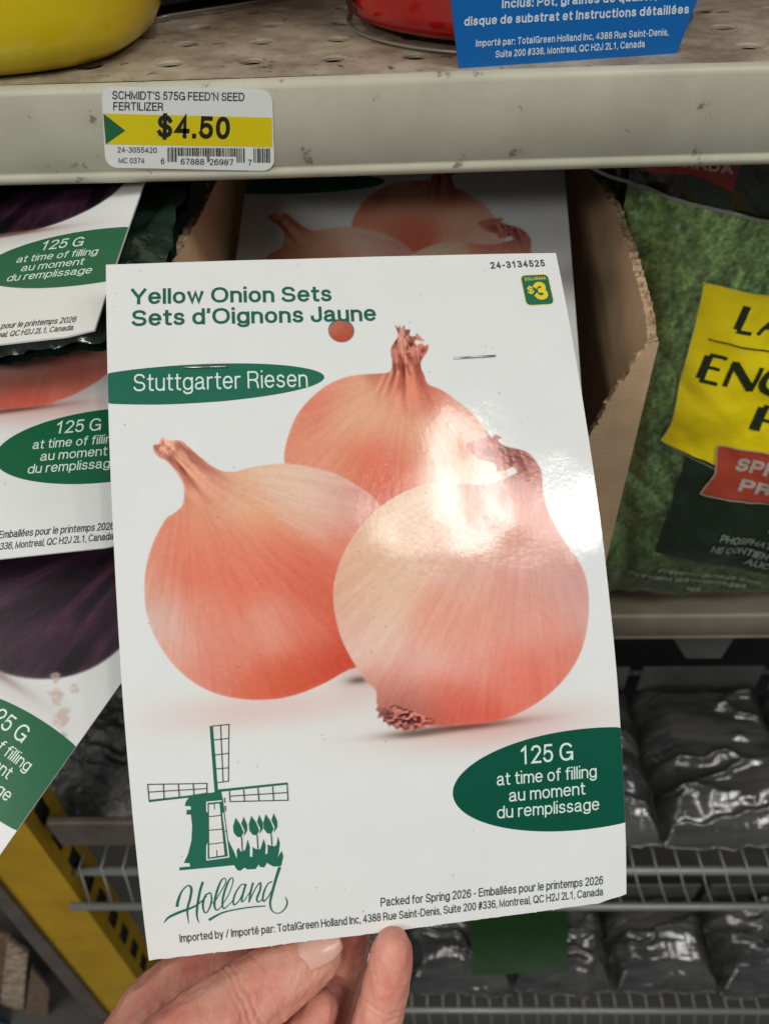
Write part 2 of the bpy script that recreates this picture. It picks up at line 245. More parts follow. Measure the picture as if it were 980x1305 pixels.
'holland':[[(8.73,174.49,0.73),(9.29,172.52,0.69),(10.43,170.24,0.44),(12.03,168.9,0.36),(12.87,169.74,0.61),(12.32,172.5,0.61),(11.28,175.64,0.53),(11.28,179.58,0.16)],[(15.95,168.31,0.65),(14.99,170.81,0.61),(13.96,174.75,0.61),(13.55,177.59,0.48),(13.9,179.72,0.16)],[(5,178.63,0.12),(6.25,177.26,0.61),(8.94,176.16,0.73),(12.74,175.09,0.56),(14.69,174.03,0.4),(16.51,172.42,0.32)],[(17.5,171.61,0.36),(16.27,172.19,0.44),(15.39,174.53,0.53),(15.55,176.81,0.36),(16.37,176.8,0.32),(17.55,174.4,0.44),(17.75,172.17,0.32),(17.23,171.42,0.28)],[(17.55,174.4,0.24),(18.38,174.3,0.24),(20.08,171.86,0.24),(21.72,169.23,0.24),(21.6,168.01,0.24),(20.54,168.68,0.44),(19.16,171.74,0.56),(18.32,174.91,0.53),(18.62,176.59,0.36),(19.7,176.11,0.24),(22.25,172.55,0.24),(23.57,169.27,0.24),(23.44,168.12,0.24),(22.49,168.93,0.44),(21.11,171.99,0.53),(20.38,174.76,0.48),(20.53,176.43,0.36),(21.78,175.77,0.24),(23.22,174.31,0.2)],[(26.89,170.57,0.32),(25.71,170.34,0.28),(24.05,172.37,0.4),(23.18,174.71,0.44),(23.46,175.78,0.36),(24.88,174.52,0.28),(26.51,171.46,0.32)],[(26.83,170.28,0.53),(25.72,173.4,0.48),(25.39,175.08,0.36),(26.17,174.69,0.24),(27.65,172.63,0.2)],[(28.71,170.12,0.48),(27.82,172.85,0.48),(27.22,175.57,0.4)],[(27.32,175.25,0.24),(29.21,171.81,0.28),(30.56,170.43,0.36),(30.36,172.36,0.48),(29.32,174.69,0.48),(29.64,175.76,0.32),(30.82,175.09,0.2)],[(33.63,170.46,0.32),(32.46,171,0.32),(31.37,172.9,0.44),(30.82,175.09,0.44),(31.22,175.68,0.36),(32.37,174.47,0.28),(33.45,172.76,0.24)],[(35.9,166.67,0.81),(34.59,170.05,0.69),(33.28,173.97,0.61),(32.61,176.77,0.48),(33.15,179.01,0.28),(34.8,179.65,0.24),(36.39,178.52,0.36),(37.1,176.74,0.36),(36.57,175.22,0.12)],[(16.52,179.23,0.73),(19.94,177.68,0.44),(24.1,177.1,0.36),(28.6,176.99,0.36),(31.41,177.15,0.28)]],
}
# ---------------------------------------------------------------- stroke lettering (grotesque letterforms built from strokes)
def arc(cx, cy, rx, ry, a0, a1, n=9):
    R = []
    for i in range(n + 1):
        a = math.radians(a0 + (a1 - a0) * i / n); c = math.cos(a); s = math.sin(a)
        R.append((cx + rx * math.copysign(abs(c) ** .9, c), cy + ry * math.copysign(abs(s) ** .9, s)))
    return R
def loop(cx, cy, rx, ry): return arc(cx, cy, rx, ry, 0, 360, 20)
X = .715
def _arch(x0, w): return [(x0, .42)] + arc(x0 + w / 2, .475, w / 2, .24, 180, 0, 8) + [(x0 + w, 0)]
O_ = loop(.25, .358, .25, .358)
G = {
 'A': (.72, [[(0, 0), (.36, 1), (.72, 0)], [(.13, .33), (.59, .33)]]),
 'B': (.6, [[(0, 0), (0, 1), (.34, 1)] + arc(.34, .76, .22, .24, 90, -90) + [(0, .52)], [(.34, .5)] + arc(.36, .25, .24, .25, 90, -90) + [(0, 0)]]),
 'C': (.68, [arc(.36, .5, .36, .5, 38, 322, 16)]), 'D': (.66, [[(0, 0), (0, 1), (.28, 1)] + arc(.28, .5, .38, .5, 90, -90) + [(.0, 0)]]),
 'E': (.54, [[(.54, 1), (0, 1), (0, 0), (.54, 0)], [(0, .53), (.5, .53)]]), 'F': (.5, [[(.5, 1), (0, 1), (0, 0)], [(0, .51), (.45, .51)]]),
 'G': (.72, [arc(.36, .5, .36, .5, 40, 345, 16), [(.71, 0.02), (.71, .45), (.42, .45)]]),
 'H': (.64, [[(0, 0), (0, 1)], [(.64, 0), (.64, 1)], [(0, .53), (.64, .53)]]), 'I': (0, [[(0, 0), (0, 1)]]),
 'J': (.44, [[(.44, 1), (.44, .25)] + arc(.22, .25, .22, .25, 0, -180) + [(0, .32)]]),
 'K': (.62, [[(0, 0), (0, 1)], [(.6, 1), (0, .36)], [(.2, .57), (.63, 0)]]), 'L': (.48, [[(0, 1), (0, 0), (.48, 0)]]),
 'M': (.76, [[(0, 0), (0, 1), (.38, .05), (.76, 1), (.76, 0)]]), 'N': (.62, [[(0, 0), (0, 1), (.62, 0), (.62, 1)]]),
 'O': (.76, [loop(.38, .5, .38, .5)]), 'P': (.56, [[(0, 0), (0, 1), (.34, 1)] + arc(.34, .73, .23, .27, 90, -90) + [(0, .46)]]),
 'Q': (.76, [loop(.38, .5, .38, .5), [(.46, .24), (.74, -.02)]]),
 'R': (.6, [[(0, 0), (0, 1), (.34, 1)] + arc(.34, .74, .23, .26, 90, -90) + [(0, .48)], [(.34, .48), (.52, .36), (.58, 0)]]),
 'S': (.6, [arc(.3, .75, .27, .25, 15, 270, 10) + arc(.3, .25, .3, .25, 90, -165, 10)[1:]]), 'T': (.6, [[(0, 1), (.6, 1)], [(.3, 1), (.3, 0)]]),
 'U': (.62, [[(0, 1), (0, .31)] + arc(.31, .31, .31, .31, 180, 360) + [(.62, 1)]]), 'V': (.64, [[(0, 1), (.32, 0), (.64, 1)]]),
 'W': (.94, [[(0, 1), (.24, 0), (.47, .95), (.7, 0), (.94, 1)]]), 'X': (.6, [[(0, 0), (.6, 1)], [(0, 1), (.6, 0)]]),
 'Y': (.64, [[(0, 1), (.32, .42), (.64, 1)], [(.32, .42), (.32, 0)]]), 'Z': (.56, [[(0, 1), (.56, 1), (0, 0), (.56, 0)]]),
 'a': (.5, [arc(.23, .53, .2, .21, 165, 0, 8) + [(.43, .1), (.5, 0)], [(.43, .44), (.2, .39)] + arc(.18, .19, .18, .19, 90, 275, 8) + [(.34, .04), (.43, .16)]]),
 'b': (.5, [[(0, 0), (0, 1)], O_]), 'c': (.46, [arc(.25, .37, .25, .37, 42, 318, 14)]), 'd': (.5, [[(.5, 0), (.5, 1)], O_]),
 'e': (.5, [[(.01, .38), (.5, .38)] + arc(.25, .37, .25, .37, 4, 318, 15)]), 'f': (.27, [[(.11, 0), (.11, .8)] + arc(.25, .82, .14, .18, 180, 90, 5) + [(.28, 1)], [(0, X), (.27, X)]]),
 'g': (.5, [[(.5, X), (.5, -.06)] + arc(.25, -.06, .25, .21, 0, -160, 8), O_]), 'h': (.45, [[(0, 0), (0, 1)], _arch(0, .45)]),
 'i': (0, [[(0, 0), (0, X)], [(0, 1.03), (0, 1.035)]]), 'j': (.06, [[(.06, X), (.06, -.14)] + arc(-.06, -.14, .12, .13, 0, -90, 4), [(.06, 1.03), (.06, 1.035)]]),
 'k': (.42, [[(0, 0), (0, 1)], [(.4, X), (0, .28)], [(.15, .45), (.42, 0)]]), 'l': (0, [[(0, 0), (0, 1)]]),
 'm': (.76, [[(0, 0), (0, X)], _arch(0, .38), _arch(.38, .38)]), 'n': (.45, [[(0, 0), (0, X)], _arch(0, .45)]), 'o': (.5, [O_]),
 'p': (.5, [[(0, -.26), (0, X)], O_]), 'q': (.5, [[(.5, -.26), (.5, X)], O_]), 'r': (.26, [[(0, 0), (0, X)], [(0, .42)] + arc(.2, .475, .2, .24, 180, 85, 6) + [(.27, .715)]]),
 's': (.42, [arc(.21, .555, .18, .185, 15, 270, 8) + arc(.21, .185, .21, .185, 90, -165, 8)[1:]]),
 't': (.26, [[(.1, .95), (.1, .14)] + arc(.22, .14, .12, .14, 180, 270, 5) + [(.27, 0)], [(0, X), (.27, X)]]),
 'u': (.45, [[(0, X), (0, .24)] + arc(.225, .24, .225, .24, 180, 360, 8) + [(.45, .3)], [(.45, 0), (.45, X)]]),
 'v': (.44, [[(0, X), (.22, 0), (.44, X)]]), 'w': (.7, [[(0, X), (.18, 0), (.35, .7), (.52, 0), (.7, X)]]), 'x': (.42, [[(0, 0), (.42, X)], [(0, X), (.42, 0)]]),
 'y': (.44, [[(0, X), (.22, .02)], [(.44, X), (.2, -.14), (.12, -.26), (.02, -.26)]]), 'z': (.4, [[(0, X), (.4, X), (0, 0), (.4, 0)]]),
 '0': (.5, [loop(.25, .5, .25, .5)]), '1': (.46, [[(.06, .78), (.28, 1), (.28, 0)]]), '2': (.5, [arc(.25, .74, .24, .26, 165, -25, 9) + [(.02, 0), (.5, 0)]]),
 '3': (.5, [arc(.24, .76, .22, .24, 155, -90, 9) , arc(.24, .26, .25, .26, 90, -160, 9)]), '4': (.52, [[(.38, 0), (.38, 1), (0, .28), (.52, .28)]]),
 '5': (.5, [[(.46, 1), (.09, 1), (.04, .5)] + arc(.25, .32, .25, .32, 128, -158, 10)]), '6': (.5, [arc(.27, .5, .27, .5, 45, 190, 9), loop(.25, .31, .25, .31)]),
 '7': (.5, [[(0, 1), (.5, 1), (.3, .5), (.2, 0)]]), '8': (.5, [loop(.25, .76, .21, .24), loop(.25, .26, .25, .26)]), '9': (.5, [arc(.23, .5, .27, .5, -135, 10, 9), loop(.25, .69, .25, .31)]),
 '.': (.0, [[(0, 0), (0, .02)]]), ',': (.02, [[(.03, .02), (0, -.12)]]), "'": (.02, [[(.02, 1), (0, .82)]]), '-': (.26, [[(.03, .4), (.23, .4)]]), '/': (.3, [[(0, 0), (.3, 1)]]),
 ':': (0, [[(0, 0), (0, .02)], [(0, .6), (0, .62)]]), '#': (.5, [[(.08, 0), (.2, 1)], [(.3, 0), (.42, 1)], [(0, .34), (.46, .34)], [(.04, .68), (.5, .68)]]),
 '$': (.54, [arc(.27, .75, .25, .25, 15, 270, 10) + arc(.27, .25, .27, .25, 90, -165, 10)[1:], [(.27, -.1), (.27, 1.1)]]),
}
G['é'] = (.5, G['e'][1] + [[(.2, .9), (.32, 1.02)]])
def ribbon(P, half, extend=True, widths=None):
    """flat strip along a polyline with mitred joints"""
    P = [np.array(p, float) for p in P]; Q = [P[0]]
    for p in P[1:]:
        if np.linalg.norm(p - Q[-1]) > 1e-4: Q.append(p)
        elif widths is not None: pass
    P = Q; n = len(P); closed = np.linalg.norm(P[0] - P[-1]) < 1e-3 and n > 3
    if widths is None: widths = [half] * n
    D = [(P[i + 1] - P[i]) / np.linalg.norm(P[i + 1] - P[i]) for i in range(n - 1)]
    if extend and not closed: P[0] = P[0] - D[0] * half; P[-1] = P[-1] + D[-1] * half
    V = []
    for i in range(n):
        if closed: a, b = D[i - 1] if i else D[-1], D[i] if i < n - 1 else D[0]
        else: a, b = D[max(i - 1, 0)], D[min(i, n - 2)]
        na = np.array([-a[1], a[0]]); nb = np.array([-b[1], b[0]]); m = na + nb; L = np.linalg.norm(m)
        m = na if L < .3 else m / L; s = min(1 / max(m @ na, .3), 2.2)
        V += [P[i] + m * widths[i] * s, P[i] - m * widths[i] * s]
    return V, [(2 * i, 2 * i + 1, 2 * i + 3, 2 * i + 2) for i in range(n - 1)]
def text_mesh2d(s, t, space=.10, wt=None):
    """lettering of cap height 1; returns x, y, layer triples, faces and total width"""
    s = s.replace('’', "'"); x = 0; V = []; F = []
    for ch in s:
        if ch == ' ': x += .30; continue
        w, S = G[ch]
        for k, P in enumerate(S):
            Q = [(x + t / 2 + px, t / 2 + py * (1 - t)) for px, py in P]
            rv, rf = ribbon(Q, t / 2); n = len(V)
            V += [(v[0], v[1], k) for v in rv]; F += [tuple(i + n for i in f) for f in rf]
        x += w + t + space
    return V, F, x - space
def put_text(name, s, t, P0, P1, cap, S, mat_, parent, slant=0, space=.10, lay=.00002):
    """P0, P1: ends of the baseline; S maps (x, y, h) to the surface; y of the lettering runs up"""
    V, F, Wd = text_mesh2d(s, t, space)
    P0 = np.array(P0, float); P1 = np.array(P1, float); e = (P1 - P0) / Wd; u = (P1 - P0) / np.linalg.norm(P1 - P0); up = np.array([u[1], -u[0]]) * cap
    A = []
    for x, y, k in V:
        q = P0 + e * (x + slant * y * cap / np.linalg.norm(e)) + up * y; A.append(S(q[0], q[1], .00012 + k * lay))
    return mesh(name, A, F, mat_, parent)
HELD_R = [[0.987804, -0.072945, 0.13756], [0.145939, 0.741692, -0.654671], [-0.054272, 0.666762, 0.743292]]
HELD_T = [-0.009683, 0.135604, -0.151894]
# ---------------------------------------------------------------- printed seed cards
def seg_dist(U, Vv, P):
    """signed distance (negative inside) from grid points to a polygon"""
    P = np.array(P); n = len(P); d = np.full(U.shape, 1e9); ins = np.zeros(U.shape, bool)
    for i in range(n):
        a = P[i]; b = P[(i + 1) % n]; e = b - a; L = e @ e + 1e-12
        t = np.clip(((U - a[0]) * e[0] + (Vv - a[1]) * e[1]) / L, 0, 1)
        d = np.minimum(d, (U - a[0] - e[0] * t) ** 2 + (Vv - a[1] - e[1] * t) ** 2)
        if abs(e[1]) > 1e-9:
            c = ((a[1] > Vv) != (b[1] > Vv)) & (U < e[0] * (Vv - a[1]) / e[1] + a[0]); ins ^= c
    return np.where(ins, -1, 1) * np.sqrt(d)
def cfield(U, Vv, C, sig=4.6):
    num = np.zeros(U.shape + (3,)); den = np.zeros(U.shape)
    for u, v, r, g, b in C:
        d2 = (U - u) ** 2 + (Vv - v) ** 2; w = np.exp(-d2 / (2 * sig * sig)) + 2e-3 / (1 + d2)
        num += w[..., None] * np.array([r, g, b]); den += w
    return num / den[..., None]
def paint(U, Vv, red=False, cell=.25, stains=False):
    """colour of the card's printed photograph: three onions on white; red=True the dark purple variety"""
    img = np.zeros(U.shape + (3,)); img[:] = (225, 228, 226)
    img += (fbm(U / 9, Vv / 9, 5)[..., None]) * 2
    def blend(al, c):
        img[:] = img * (1 - al[..., None]) + np.asarray(c) * al[..., None]
    def gauss(cu, cv, ru, rv, k=1.): return k * np.exp(-(((U - cu) / ru) ** 2 + ((Vv - cv) / rv) ** 2))
    blend(gauss(36, 124.5, 27, 5, .55), (222, 178, 168) if not red else (196, 192, 190)); blend(gauss(94, 135.5, 27, 5.5, .62), (214, 158, 148) if not red else (188, 182, 182))
    blend(gauss(62, 118, 9, 6, .6), (205, 160, 150) if not red else (190, 186, 184)); blend(gauss(60, 119.5, 3, 1.0, .7), (70, 66, 50))
    blend(gauss(86, 134.6, 16, 1.1, .9), (110, 62, 52)); blend(gauss(74, 135, 7, 1.0, .7), (90, 84, 66))
    for key, cf, pole, root in (('T', 'CT', (80.5, 37), None), ('L', 'CL', (19, 60), None), ('R', 'CR', (110, 62), (71, 131))):
        PP = ART[key]; PP = smooth_path(PP + PP[:1], 3)[:-1]; sd = seg_dist(U, Vv, PP); m = sd < 1
        if not m.any(): continue
        u = U[m]; v = Vv[m]; c = cfield(u, v, ART[cf]); c = c * (np.array([1, .992, 1.03]) if key == 'R' else 1)
        du = u - pole[0]; dv = v - pole[1]; ang = np.arctan2(dv, du); rad = np.hypot(du, dv)
        st = fbm(ang * 26, rad / 16, 31, 5) + .9 * fbm(ang * 90, rad / 8, 33, 3)
        c = c * (1 + st[:, None] * np.array([.022, .055, .062])) + fbm(u * 1.2, v * 1.2, 44, 3)[:, None] * 6
        nk = np.clip(1 - rad / 13, 0, 1)
        ax_ = {'T': (0, 1), 'L': (.62, .78), 'R': (.35, .94)}[key]; al_ = du * ax_[0] + dv * ax_[1]; pe_ = -du * ax_[1] + dv * ax_[0]; fan = pe_ / (1 + np.clip(al_, 0, 30) * .10)
        c = c * (1 - nk[:, None] * np.clip(fbm(fan / .9 + 7, al_ / 9 + 7, 36, 4)[:, None] * 1.1, -.3, .6) * np.array([.55, .85, .85]))
        tip = {'T': (80.5, 28.5, 8.5), 'L': (13.5, 53.5, 4.6), 'R': (107, 62, 8.2)}[key]
        tp = np.clip(1.25 - np.hypot(u - tip[0], (v - tip[1]) * (1.6 if key == 'R' else 1)) / tip[2], 0, 1)
        cr = fbm(u / 1.1, v / 2.2, 61, 5) if key != 'R' else fbm((u + v) / 3.0, (v - u * .7) / .8, 63, 5)
        c = c * (1 - tp[:, None] * np.clip(cr[:, None] * 1.5 + .02, -.25, .62) * np.array([.75, 1, 1]))
        if root:
            rp = np.clip(1.3 - np.hypot((u - root[0]) * .62, (v - root[1]) * 1.1) / 4.8, 0, 1) * (v - .50 * (u - 71) - 130 > -2.2)
            c = c * (1 - rp[:, None] * np.clip(fbm(u / 1.0, v / .6, 71, 4)[:, None] * 2.2 + .22, -.35, .72) * np.array([.85, 1, .98]))
        ed = np.clip(1 + sd[m] / 1.3, 0, 1)[:, None] ** 2      # bright rim round the cut-out
        c = c * (1 - ed * .10) + np.array([226, 205, 196]) * ed * .10
        if key == 'T':  # gap under the loose flap of skin
            pass
        if red:
            l = c.mean(1, keepdims=True) / 170.; band = fbm(ang * 14, rad / 20, 91, 4)[:, None]
            c = np.array([38, 20, 33]) * l ** 1.6 * (1 + band * 1.1) + np.array([22, 16, 12]) * np.clip(band, 0, 1)
            c = c + np.clip(1 + sd[m][:, None] / 2.2, 0, 1) ** 2 * np.array([34, 38, 30])
        a = np.clip(.5 - sd[m] / (cell * 1.6), 0, 1)
        img[m] = img[m] * (1 - a[:, None]) + c * a[:, None]
    if stains:                                  # smears and scuffs left on this card
        n1 = fbm(U / 1.6, Vv / 1.6, 83, 4)
        for cu, cv, ru, rv in ((116.5, 131, 3.0, 1.8), (121.5, 135.0, 2.0, 3.0), (119.0, 126.5, 1.6, 1.2), (112.6, 126.6, 1.5, 1.4), (125, 141.5, 2.4, 3.4)):
            blend(np.clip(gauss(cu, cv, ru, rv) * (1.5 + n1 * 3.0) - .25, 0, .75), (196, 172, 160) if cv < 140 else (150, 170, 160))
    r = np.random.default_rng(5)
    for _ in range(70):
        cu, cv = r.uniform(2, 128), r.uniform(2, 187)
        blend(np.clip(1.2 - np.hypot(U - cu, Vv - cv) / (.14 + .12 * r.random()), 0, 1) * .7, (112, 92, 78))
    return np.clip(img, 4, 252)

# the held card is bent: pose and bend were measured from the photograph's card outline
MCARD = Matrix(((MX))) if False else None
def bent(u, v, h=0.0):
    x = (np.asarray(u) - 65) / 1000.; s = (np.asarray(v) - 94.44) / 1000.; k = 2.55986
    y = -np.sin(k * s) / k; z = -(1 - np.cos(k * s)) / k - .358916 * x * x / 2 + .24556 * x * s - 1.632866 * s ** 3
    z = z + fbm(np.asarray(u) / 30. + 3, np.asarray(v) / 30. + 3, 3, 3) * .0005      # slight waves of the board
    return np.stack([x + 0 * s, y + 0 * x, z + h + 0 * x], -1)
def flat(u, v, h=0.0):
    x = (np.asarray(u) - 65) / 1000.; s = (np.asarray(v) - 94.44) / 1000.
    # cards lying in the box sag a little
    z = -.35 * x * x - .25 * s * s
    return np.stack([x + 0 * s, -s + 0 * x, z + h + 0 * x], -1)
def lim(u, v):
    """the card's bottom right corner is cut; corners slightly rounded"""
    u = np.asarray(u, float); v = np.asarray(v, float)
    k = np.clip((u - 121.5) / 8.5, 0, 1) * 1.7 * (v / 189.) ** 30
    return u, v - k
def frame(ob, R, t):
    ob.matrix_world = Matrix.Translation(Vector(t)) @ Matrix(R).to_4x4()

def oval(name, cu, cv, ru, rv, rot, clip, mat_, S, parent, h=.00008, n=96, rings=14):
    V = []; F = []; c, s = math.cos(rot), math.sin(rot)
    for j in range(rings + 1):
        for i in range(n):
            a = 2 * math.pi * i / n; k = j / rings; x = ru * k * math.cos(a); y = rv * k * math.sin(a)
            u = cu + x * c - y * s; v = cv + x * s + y * c
            V.append(S(min(max(u, clip[0]), clip[1]), v, h))
    for j in range(rings):
        for i in range(n): F.append((j * n + i, j * n + (i + 1) % n, (j + 1) * n + (i + 1) % n, (j + 1) * n + i))
    return mesh(name, V, F, mat_, parent)
def poly2(name, polys, S, mat_, parent, h=.00010, maxe=3.0):
    """flat filled outlines (concave allowed)"""
    from mathutils.geometry import tessellate_polygon
    V = []; F = []; m_ = maxe * maxe
    for q, P in enumerate(polys):
        st = [(P[a], P[b], P[c]) for a, b, c in tessellate_polygon([[Vector((u, v, 0)) for u, v in P]])]
        while st:                                  # split long triangles so the ink follows the surface
            T = st.pop(); L = [(T[i][0] - T[(i + 1) % 3][0]) ** 2 + (T[i][1] - T[(i + 1) % 3][1]) ** 2 for i in range(3)]; k = L.index(max(L))
            if L[k] > m_:
                a, b, c = T[k], T[(k + 1) % 3], T[(k + 2) % 3]; m = ((a[0] + b[0]) / 2, (a[1] + b[1]) / 2); st += [(a, m, c), (m, b, c)]
            else: n = len(V); V += [S(u, v, h + .000004 * q) for u, v in T]; F.append((n, n + 1, n + 2))
    return mesh(name, V, F, mat_, parent)
def lines(name, L, S, mat_, parent, half, h=.00012):
    V = []; F = []
    for k, P in enumerate(L):
        Wd = None
        if len(P[0]) > 2: Wd = [p[2] / 2 for p in P]; P = [p[:2] for p in P]
        rv, rf = ribbon(P, half, widths=Wd, extend=Wd is None); n = len(V)
        V += [S(a[0], a[1], h + .000006 * k) for a in rv]; F += [tuple(i + n for i in f) for f in rf]
    return mesh(name, V, F, mat_, parent)
def smooth_path(P, m=6):
    P = [np.array(p, float) for p in P]; R = []
    for i in range(len(P) - 1):
        p0 = P[max(i - 1, 0)]; p1 = P[i]; p2 = P[i + 1]; p3 = P[min(i + 2, len(P) - 1)]
        for j in range(m):
            t = j / m; R.append(.5 * ((2 * p1) + (-p0 + p2) * t + (2 * p0 - 5 * p1 + 4 * p2 - p3) * t * t + (-p0 + 3 * p1 - 3 * p2 + p3) * t ** 3))
    R.append(P[-1]); return [tuple(r) for r in R]
def rrect(cu, cv, w, h_, r, rot=0, n=6):
    P = []
    for sx, sy, a0 in ((1, 1, 0), (-1, 1, 90), (-1, -1, 180), (1, -1, 270)):
        for i in range(n + 1):
            a = math.radians(a0 + 90 * i / n); x = sx * (w / 2 - r) + r * math.cos(a); y = sy * (h_ / 2 - r) + r * math.sin(a)
            P.append((cu + x * math.cos(rot) - y * math.sin(rot), cv + x * math.sin(rot) + y * math.cos(rot)))
    return P

HOLE = (63.27, 23.5, 3.45)
def card(root, S, cell, red, held, ovalmat):
    """a printed card under its Empty; the local x, y plane is the card"""
    nu = int(130 / cell) + 1; nv = int(189 / cell) + 1
    u, v = np.meshgrid(np.linspace(0, 130, nu), np.linspace(0, 189, nv), indexing='ij')
    col = paint(u, v, red, cell, root.get('worn', 0) == 1); F = grid_faces(nu, nv)
    uu, vv = lim(u, v)
    if held:
        vv = vv + fbm(u / 2.5, u * 0, 17, 3) * .18 * (v / 189) ** 40
    d = np.hypot(uu - HOLE[0], vv - HOLE[1]); ins = (d < HOLE[2]).ravel()
    F = F[~ins[F].any(1)]
    bd = (d >= HOLE[2]) & (d < HOLE[2] + cell * 1.5)
    k = np.where(bd, HOLE[2] / np.maximum(d, 1e-6), 1); uu = HOLE[0] + (uu - HOLE[0]) * k; vv = HOLE[1] + (vv - HOLE[1]) * k
    Vt = S(uu, vv, 0.0).reshape(-1, 3)
    face = fast_mesh('printed_face', Vt, F[:, ::-1], M['card_print'] if held else M['card_old'], root, lin(col).reshape(-1, 3) * PA)
    # board behind the print
    cu = np.linspace(0, 130, 66); cv = np.linspace(0, 189, 96); a, b = np.meshgrid(cu, cv, indexing='ij'); a2, b2 = lim(a, b)
    d = np.hypot(a2 - HOLE[0], b2 - HOLE[1]); FB = grid_faces(66, 96); FB = FB[~(d < HOLE[2]).ravel()[FB].any(1)]
    k = np.where((d >= HOLE[2]) & (d < HOLE[2] + 2.6), HOLE[2] / np.maximum(d, 1e-6), 1)
    a2 = HOLE[0] + (a2 - HOLE[0]) * k; b2 = HOLE[1] + (b2 - HOLE[1]) * k
    back = S(a2, b2, -.00055).reshape(-1, 3); front = S(a2, b2, -.00003).reshape(-1, 3)
    V = list(map(tuple, back)); Fb = [tuple(f) for f in FB]
    ring = [(i, 0) for i in range(66)] + [(65, j) for j in range(1, 96)] + [(i, 95) for i in range(64, -1, -1)] + [(0, j) for j in range(94, 0, -1)]
    n0 = len(V); ids = [i * 96 + j for i, j in ring]; V += [tuple(front[i]) for i in ids]; m = len(ids)
    for q in range(m): Fb.append((ids[q], ids[(q + 1) % m], n0 + (q + 1) % m, n0 + q))
    n0 = len(V); hn = 40
    for i in range(hn):
        t = 2 * math.pi * i / hn; p = (HOLE[0] + HOLE[2] * math.cos(t), HOLE[1] + HOLE[2] * math.sin(t)); V += [tuple(S(*p, -.00003)), tuple(S(*p, -.0006))]
    for i in range(hn): j = (i + 1) % hn; Fb.append((n0 + 2 * i, n0 + 2 * j, n0 + 2 * j + 1, n0 + 2 * i + 1))
    mesh('board', V, Fb, M['card_edge'], root)
    # right-hand green oval with the weight, left-hand oval with the variety
    oval('green_oval', 119.2, 152.6, 36.6, 14.0, .012, (0.05, 129.95), ovalmat, S, root)
    for s, w, P0, P1, cap in (('125 G', .12, (101.3, 146.3), (116.1, 146.8), 4.9), ('at time of filling', .115, (94.6, 151.3), (122.4, 152.3), 3.45),
                              ('au moment', .115, (97.7, 156.15), (118.9, 156.65), 3.45), ('du remplissage', .115, (94.2, 160.4), (122.7, 161.5), 3.45)):
        put_text('oval_text', s, w, P0, P1, cap, S, M['ink_white'], root)
    put_text('small_print', 'Packed for Spring 2026 - Emballées pour le printemps 2026', .14, (61.6, 181.4), (123.2, 183.3), 2.55, S, M['ink_grey'], root, space=.10)
    put_text('small_print', 'Imported by / Importé par: TotalGreen Holland Inc, 4388 Rue Saint-Denis, Suite 200 #336, Montreal, QC H2J 2L1, Canada', .14, (8.5, 184.75), (123.2, 186.65), 2.4, S, M['ink_grey'], root, space=.10)
    oval('green_oval', 22.2, 37.2, 35.2, 5.55, .0, (0.05, 129.95), M['ink_green'], S, root)
    if not held: return
    put_text('title_text', 'Yellow Onion Sets', .165, (6.5, 12.85), (61.4, 14.25), 4.9, S, M['ink_title'], root)
    put_text('title_text', "Sets d’Oignons Jaune", .165, (6.6, 19.5), (73.4, 21.0), 4.9, S, M['ink_title'], root)
    put_text('oval_text', 'Stuttgarter Riesen', .10, (6.6, 38.5), (52.7, 39.9), 4.95, S, M['ink_white'], root, space=.12)
    put_text('stock_number', '24-3134525', .19, (109.0, 5.15), (125.8, 4.7), 2.35, S, M['ink_grey'], root, space=.2)
    # price badge
    b = poly2('price_badge', [rrect(121.95, 12.6, 8.7, 10.3, 1.5, -.03)], S, M['ink_yellow'], root, .00008)
    poly2('badge_field', [rrect(121.95, 12.6, 8.3, 9.9, 1.3, -.03)], S, M['ink_green'], b, .00011)
    S2 = lambda u, v, hh: S(u, v, hh + .00004)
    put_text('badge_text', 'DOLLARAMA', .2, (118.7, 9.5), (125.2, 9.2), 1.05, S2, M['ink_yellow'], b, space=.2)
    put_text('badge_text', '$', .17, (118.9, 13.9), (120.9, 13.85), 2.4, S2, M['ink_yellow'], b)
    put_text('badge_text', '3', .235, (121.0, 16.1), (125.1, 15.9), 6.0, S2, M['ink_yellow'], b)
    # windmill, tulips and script
    w = poly2('windmill_emblem', ART['mill_fill'], S, M['ink_green'], root, .00008)
    lines('sail_lattice', ART['mill_line'], S, M['ink_grey'], w, .13, .00013)
    poly2('lattice_pane', ART['mill_white_fill'], S, M['tag_white'], w, .00015)
    lines('lattice_pane', [P + [P[0], P[1]] if False else P for P in ART['mill_white_line']], S, M['tag_white'], w, .17, .00015)
    lines('sail_lattice', ART['mill_pane_line'], S, M['ink_grey'], w, .13, .00018)
    lines('script_lettering', [smooth_path(P) for P in ART['holland']], S, M['ink_green'], root, .2, .00010)
    k = 40; hv = []                             # raised rim of the punched hole
    for i in range(k):
        t = 2 * math.pi * i / k
        for rr, hh in ((HOLE[2] - .10, -.0005), (HOLE[2] - .06, .00002), (HOLE[2] + .10, .00006), (HOLE[2] + .24, .00001)): hv.append(S(HOLE[0] + rr * math.cos(t), HOLE[1] + rr * math.sin(t), hh))
    mesh('hole_rim', hv, [(i * 4 + q, ((i + 1) % k) * 4 + q, ((i + 1) % k) * 4 + q + 1, i * 4 + q + 1) for i in range(k) for q in range(3)], M['hole_rim'], root, True)
